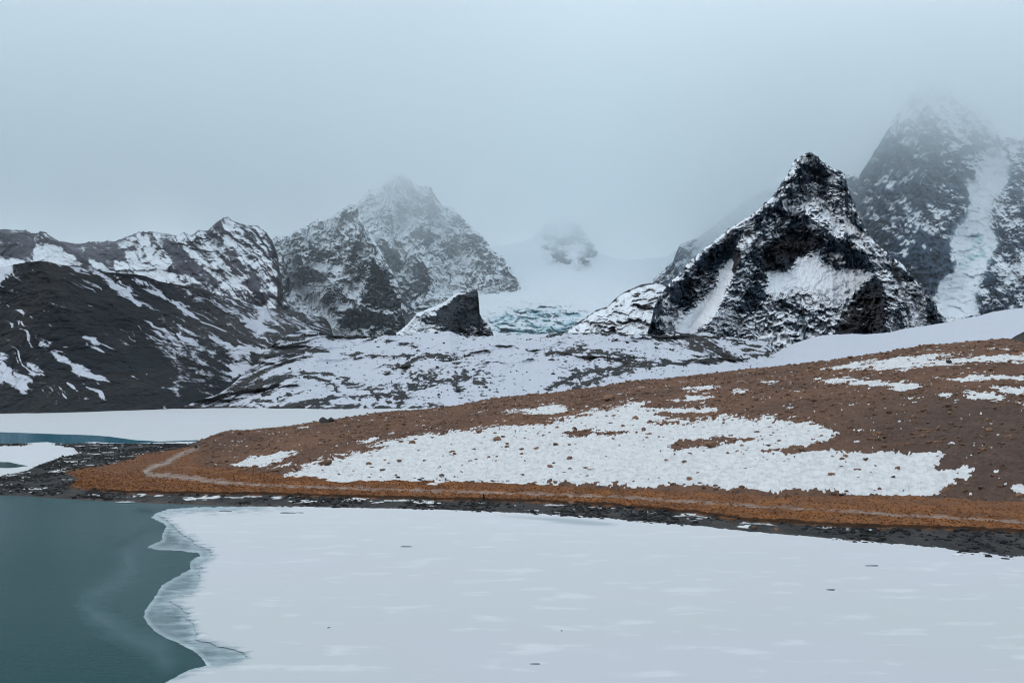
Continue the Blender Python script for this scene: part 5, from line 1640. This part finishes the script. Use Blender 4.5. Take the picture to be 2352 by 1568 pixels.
def lump(px, py, w, lab, seed, name='snow_lump', sq=0.5):
    V, F = rock_shape(2, seed, 0.5, 4)
    c = flat(np.array([px]), np.array([py]), 0.1)[0]
    o = mesh_from(name, V, F, m_lump, smooth=True)
    s = w * c[1] / FOC * 0.5
    o.location = c
    o.scale = (s, s, s * sq)
    o['label'], o['category'] = lab, 'snow'
    return o


lump(2200, 1275, 22, 'heap of snow pushed up on the ice edge at the right shore', 701)
lump(898, 1190, 6, 'single snow lump standing on the ice left of centre', 702, sq=1.0)
lump(2023, 1300, 7, 'snow lump beside the long melt spot near the right shore', 703, sq=.8)
p = flat(np.array([285.0]), np.array([1152.5]), 0.06)[0]
V, F = rock_shape(2, 705, 0.3, 4)
o = mesh_from('ice_floe', V * np.array([2.0, .9, .25]), F, m_lump)
o.location = p
o['label'], o['category'] = 'flat white ice floe by the black shore at the edge of open water', 'ice'

# upright dark stone at the shore
p = on_ground(1112, 1148)
V, F = rock_shape(2, 711, 1.0, 5)
V = V * np.array([0.42, 0.42, 1.0])
o = mesh_from('standing_stone', V, F, M_WET, smooth=False)
o.location = p
o.scale = (.5, .5, .8)
o['label'], o['category'] = 'slim black stone standing upright at the foot of the grass bank', 'stone'

# ------------------------------------------------------------------ low cloud round the peaks
m_cloud = bpy.data.materials.new('low_cloud')
m_cloud.use_nodes = True
nt = m_cloud.node_tree
nt.nodes.clear()
out = N(nt, 'ShaderNodeOutputMaterial')
pv = N(nt, 'ShaderNodeVolumePrincipled')
pv.inputs['Color'].default_value = (0.962, 0.990, 1.0, 1)
pv.inputs['Anisotropy'].default_value = 0.55
pos = N(nt, 'ShaderNodeNewGeometry').outputs['Position']
sep = N(nt, 'ShaderNodeSeparateXYZ')
nt.links.new(pos, sep.inputs['Vector'])
nn = noise_node(nt, pos, 0.0034, 4, 0.6)
h = math_node(nt, 'ADD', sep.outputs['Z'], math_node(nt, 'MULTIPLY', math_node(nt, 'SUBTRACT', nn, 0.5), 480))
h = math_node(nt, 'SUBTRACT', h, map_range(nt, sep.outputs['X'], 250, 650, 0, 150))
h = math_node(nt, 'ADD', h, math_node(nt, 'MULTIPLY', map_range(nt, sep.outputs['X'], -650, -350, 0, 15), map_range(nt, sep.outputs['X'], 50, 250, 1, 0)))
thick = map_range(nt, h, 150, 480)
mist = math_node(nt, 'ADD', math_node(nt, 'MULTIPLY', map_range(nt, sep.outputs['Y'], 2050, 2550, 0, 2.6e-3), map_range(nt, sep.outputs['X'], -200, 60)), 2.2e-4)
dens = math_node(nt, 'ADD', math_node(nt, 'MULTIPLY', math_node(nt, 'POWER', thick, 1.3), 3.2e-3), mist)
front = map_range(nt, math_node(nt, 'ADD', sep.outputs['Y'], map_range(nt, sep.outputs['X'], 150, -150, 0, 320)), 1480, 1950)
dens = math_node(nt, 'MULTIPLY', dens, front)
nt.links.new(dens, pv.inputs['Density'])
nt.links.new(pv.outputs['Volume'], out.inputs['Volume'])
bx0, bx1, by0, by1, bz0, bz1 = -2600, 2600, 1050, 2900, 4, 700
V = [(x, y, z) for x in (bx0, bx1) for y in (by0, by1) for z in (bz0, bz1)]
F = [(0, 1, 3, 2), (4, 6, 7, 5), (0, 4, 5, 1), (2, 3, 7, 6), (0, 2, 6, 4), (1, 5, 7, 3)]
cloud = mesh_from('cloud', V, F, m_cloud, smooth=False)
cloud['kind'] = 'stuff'
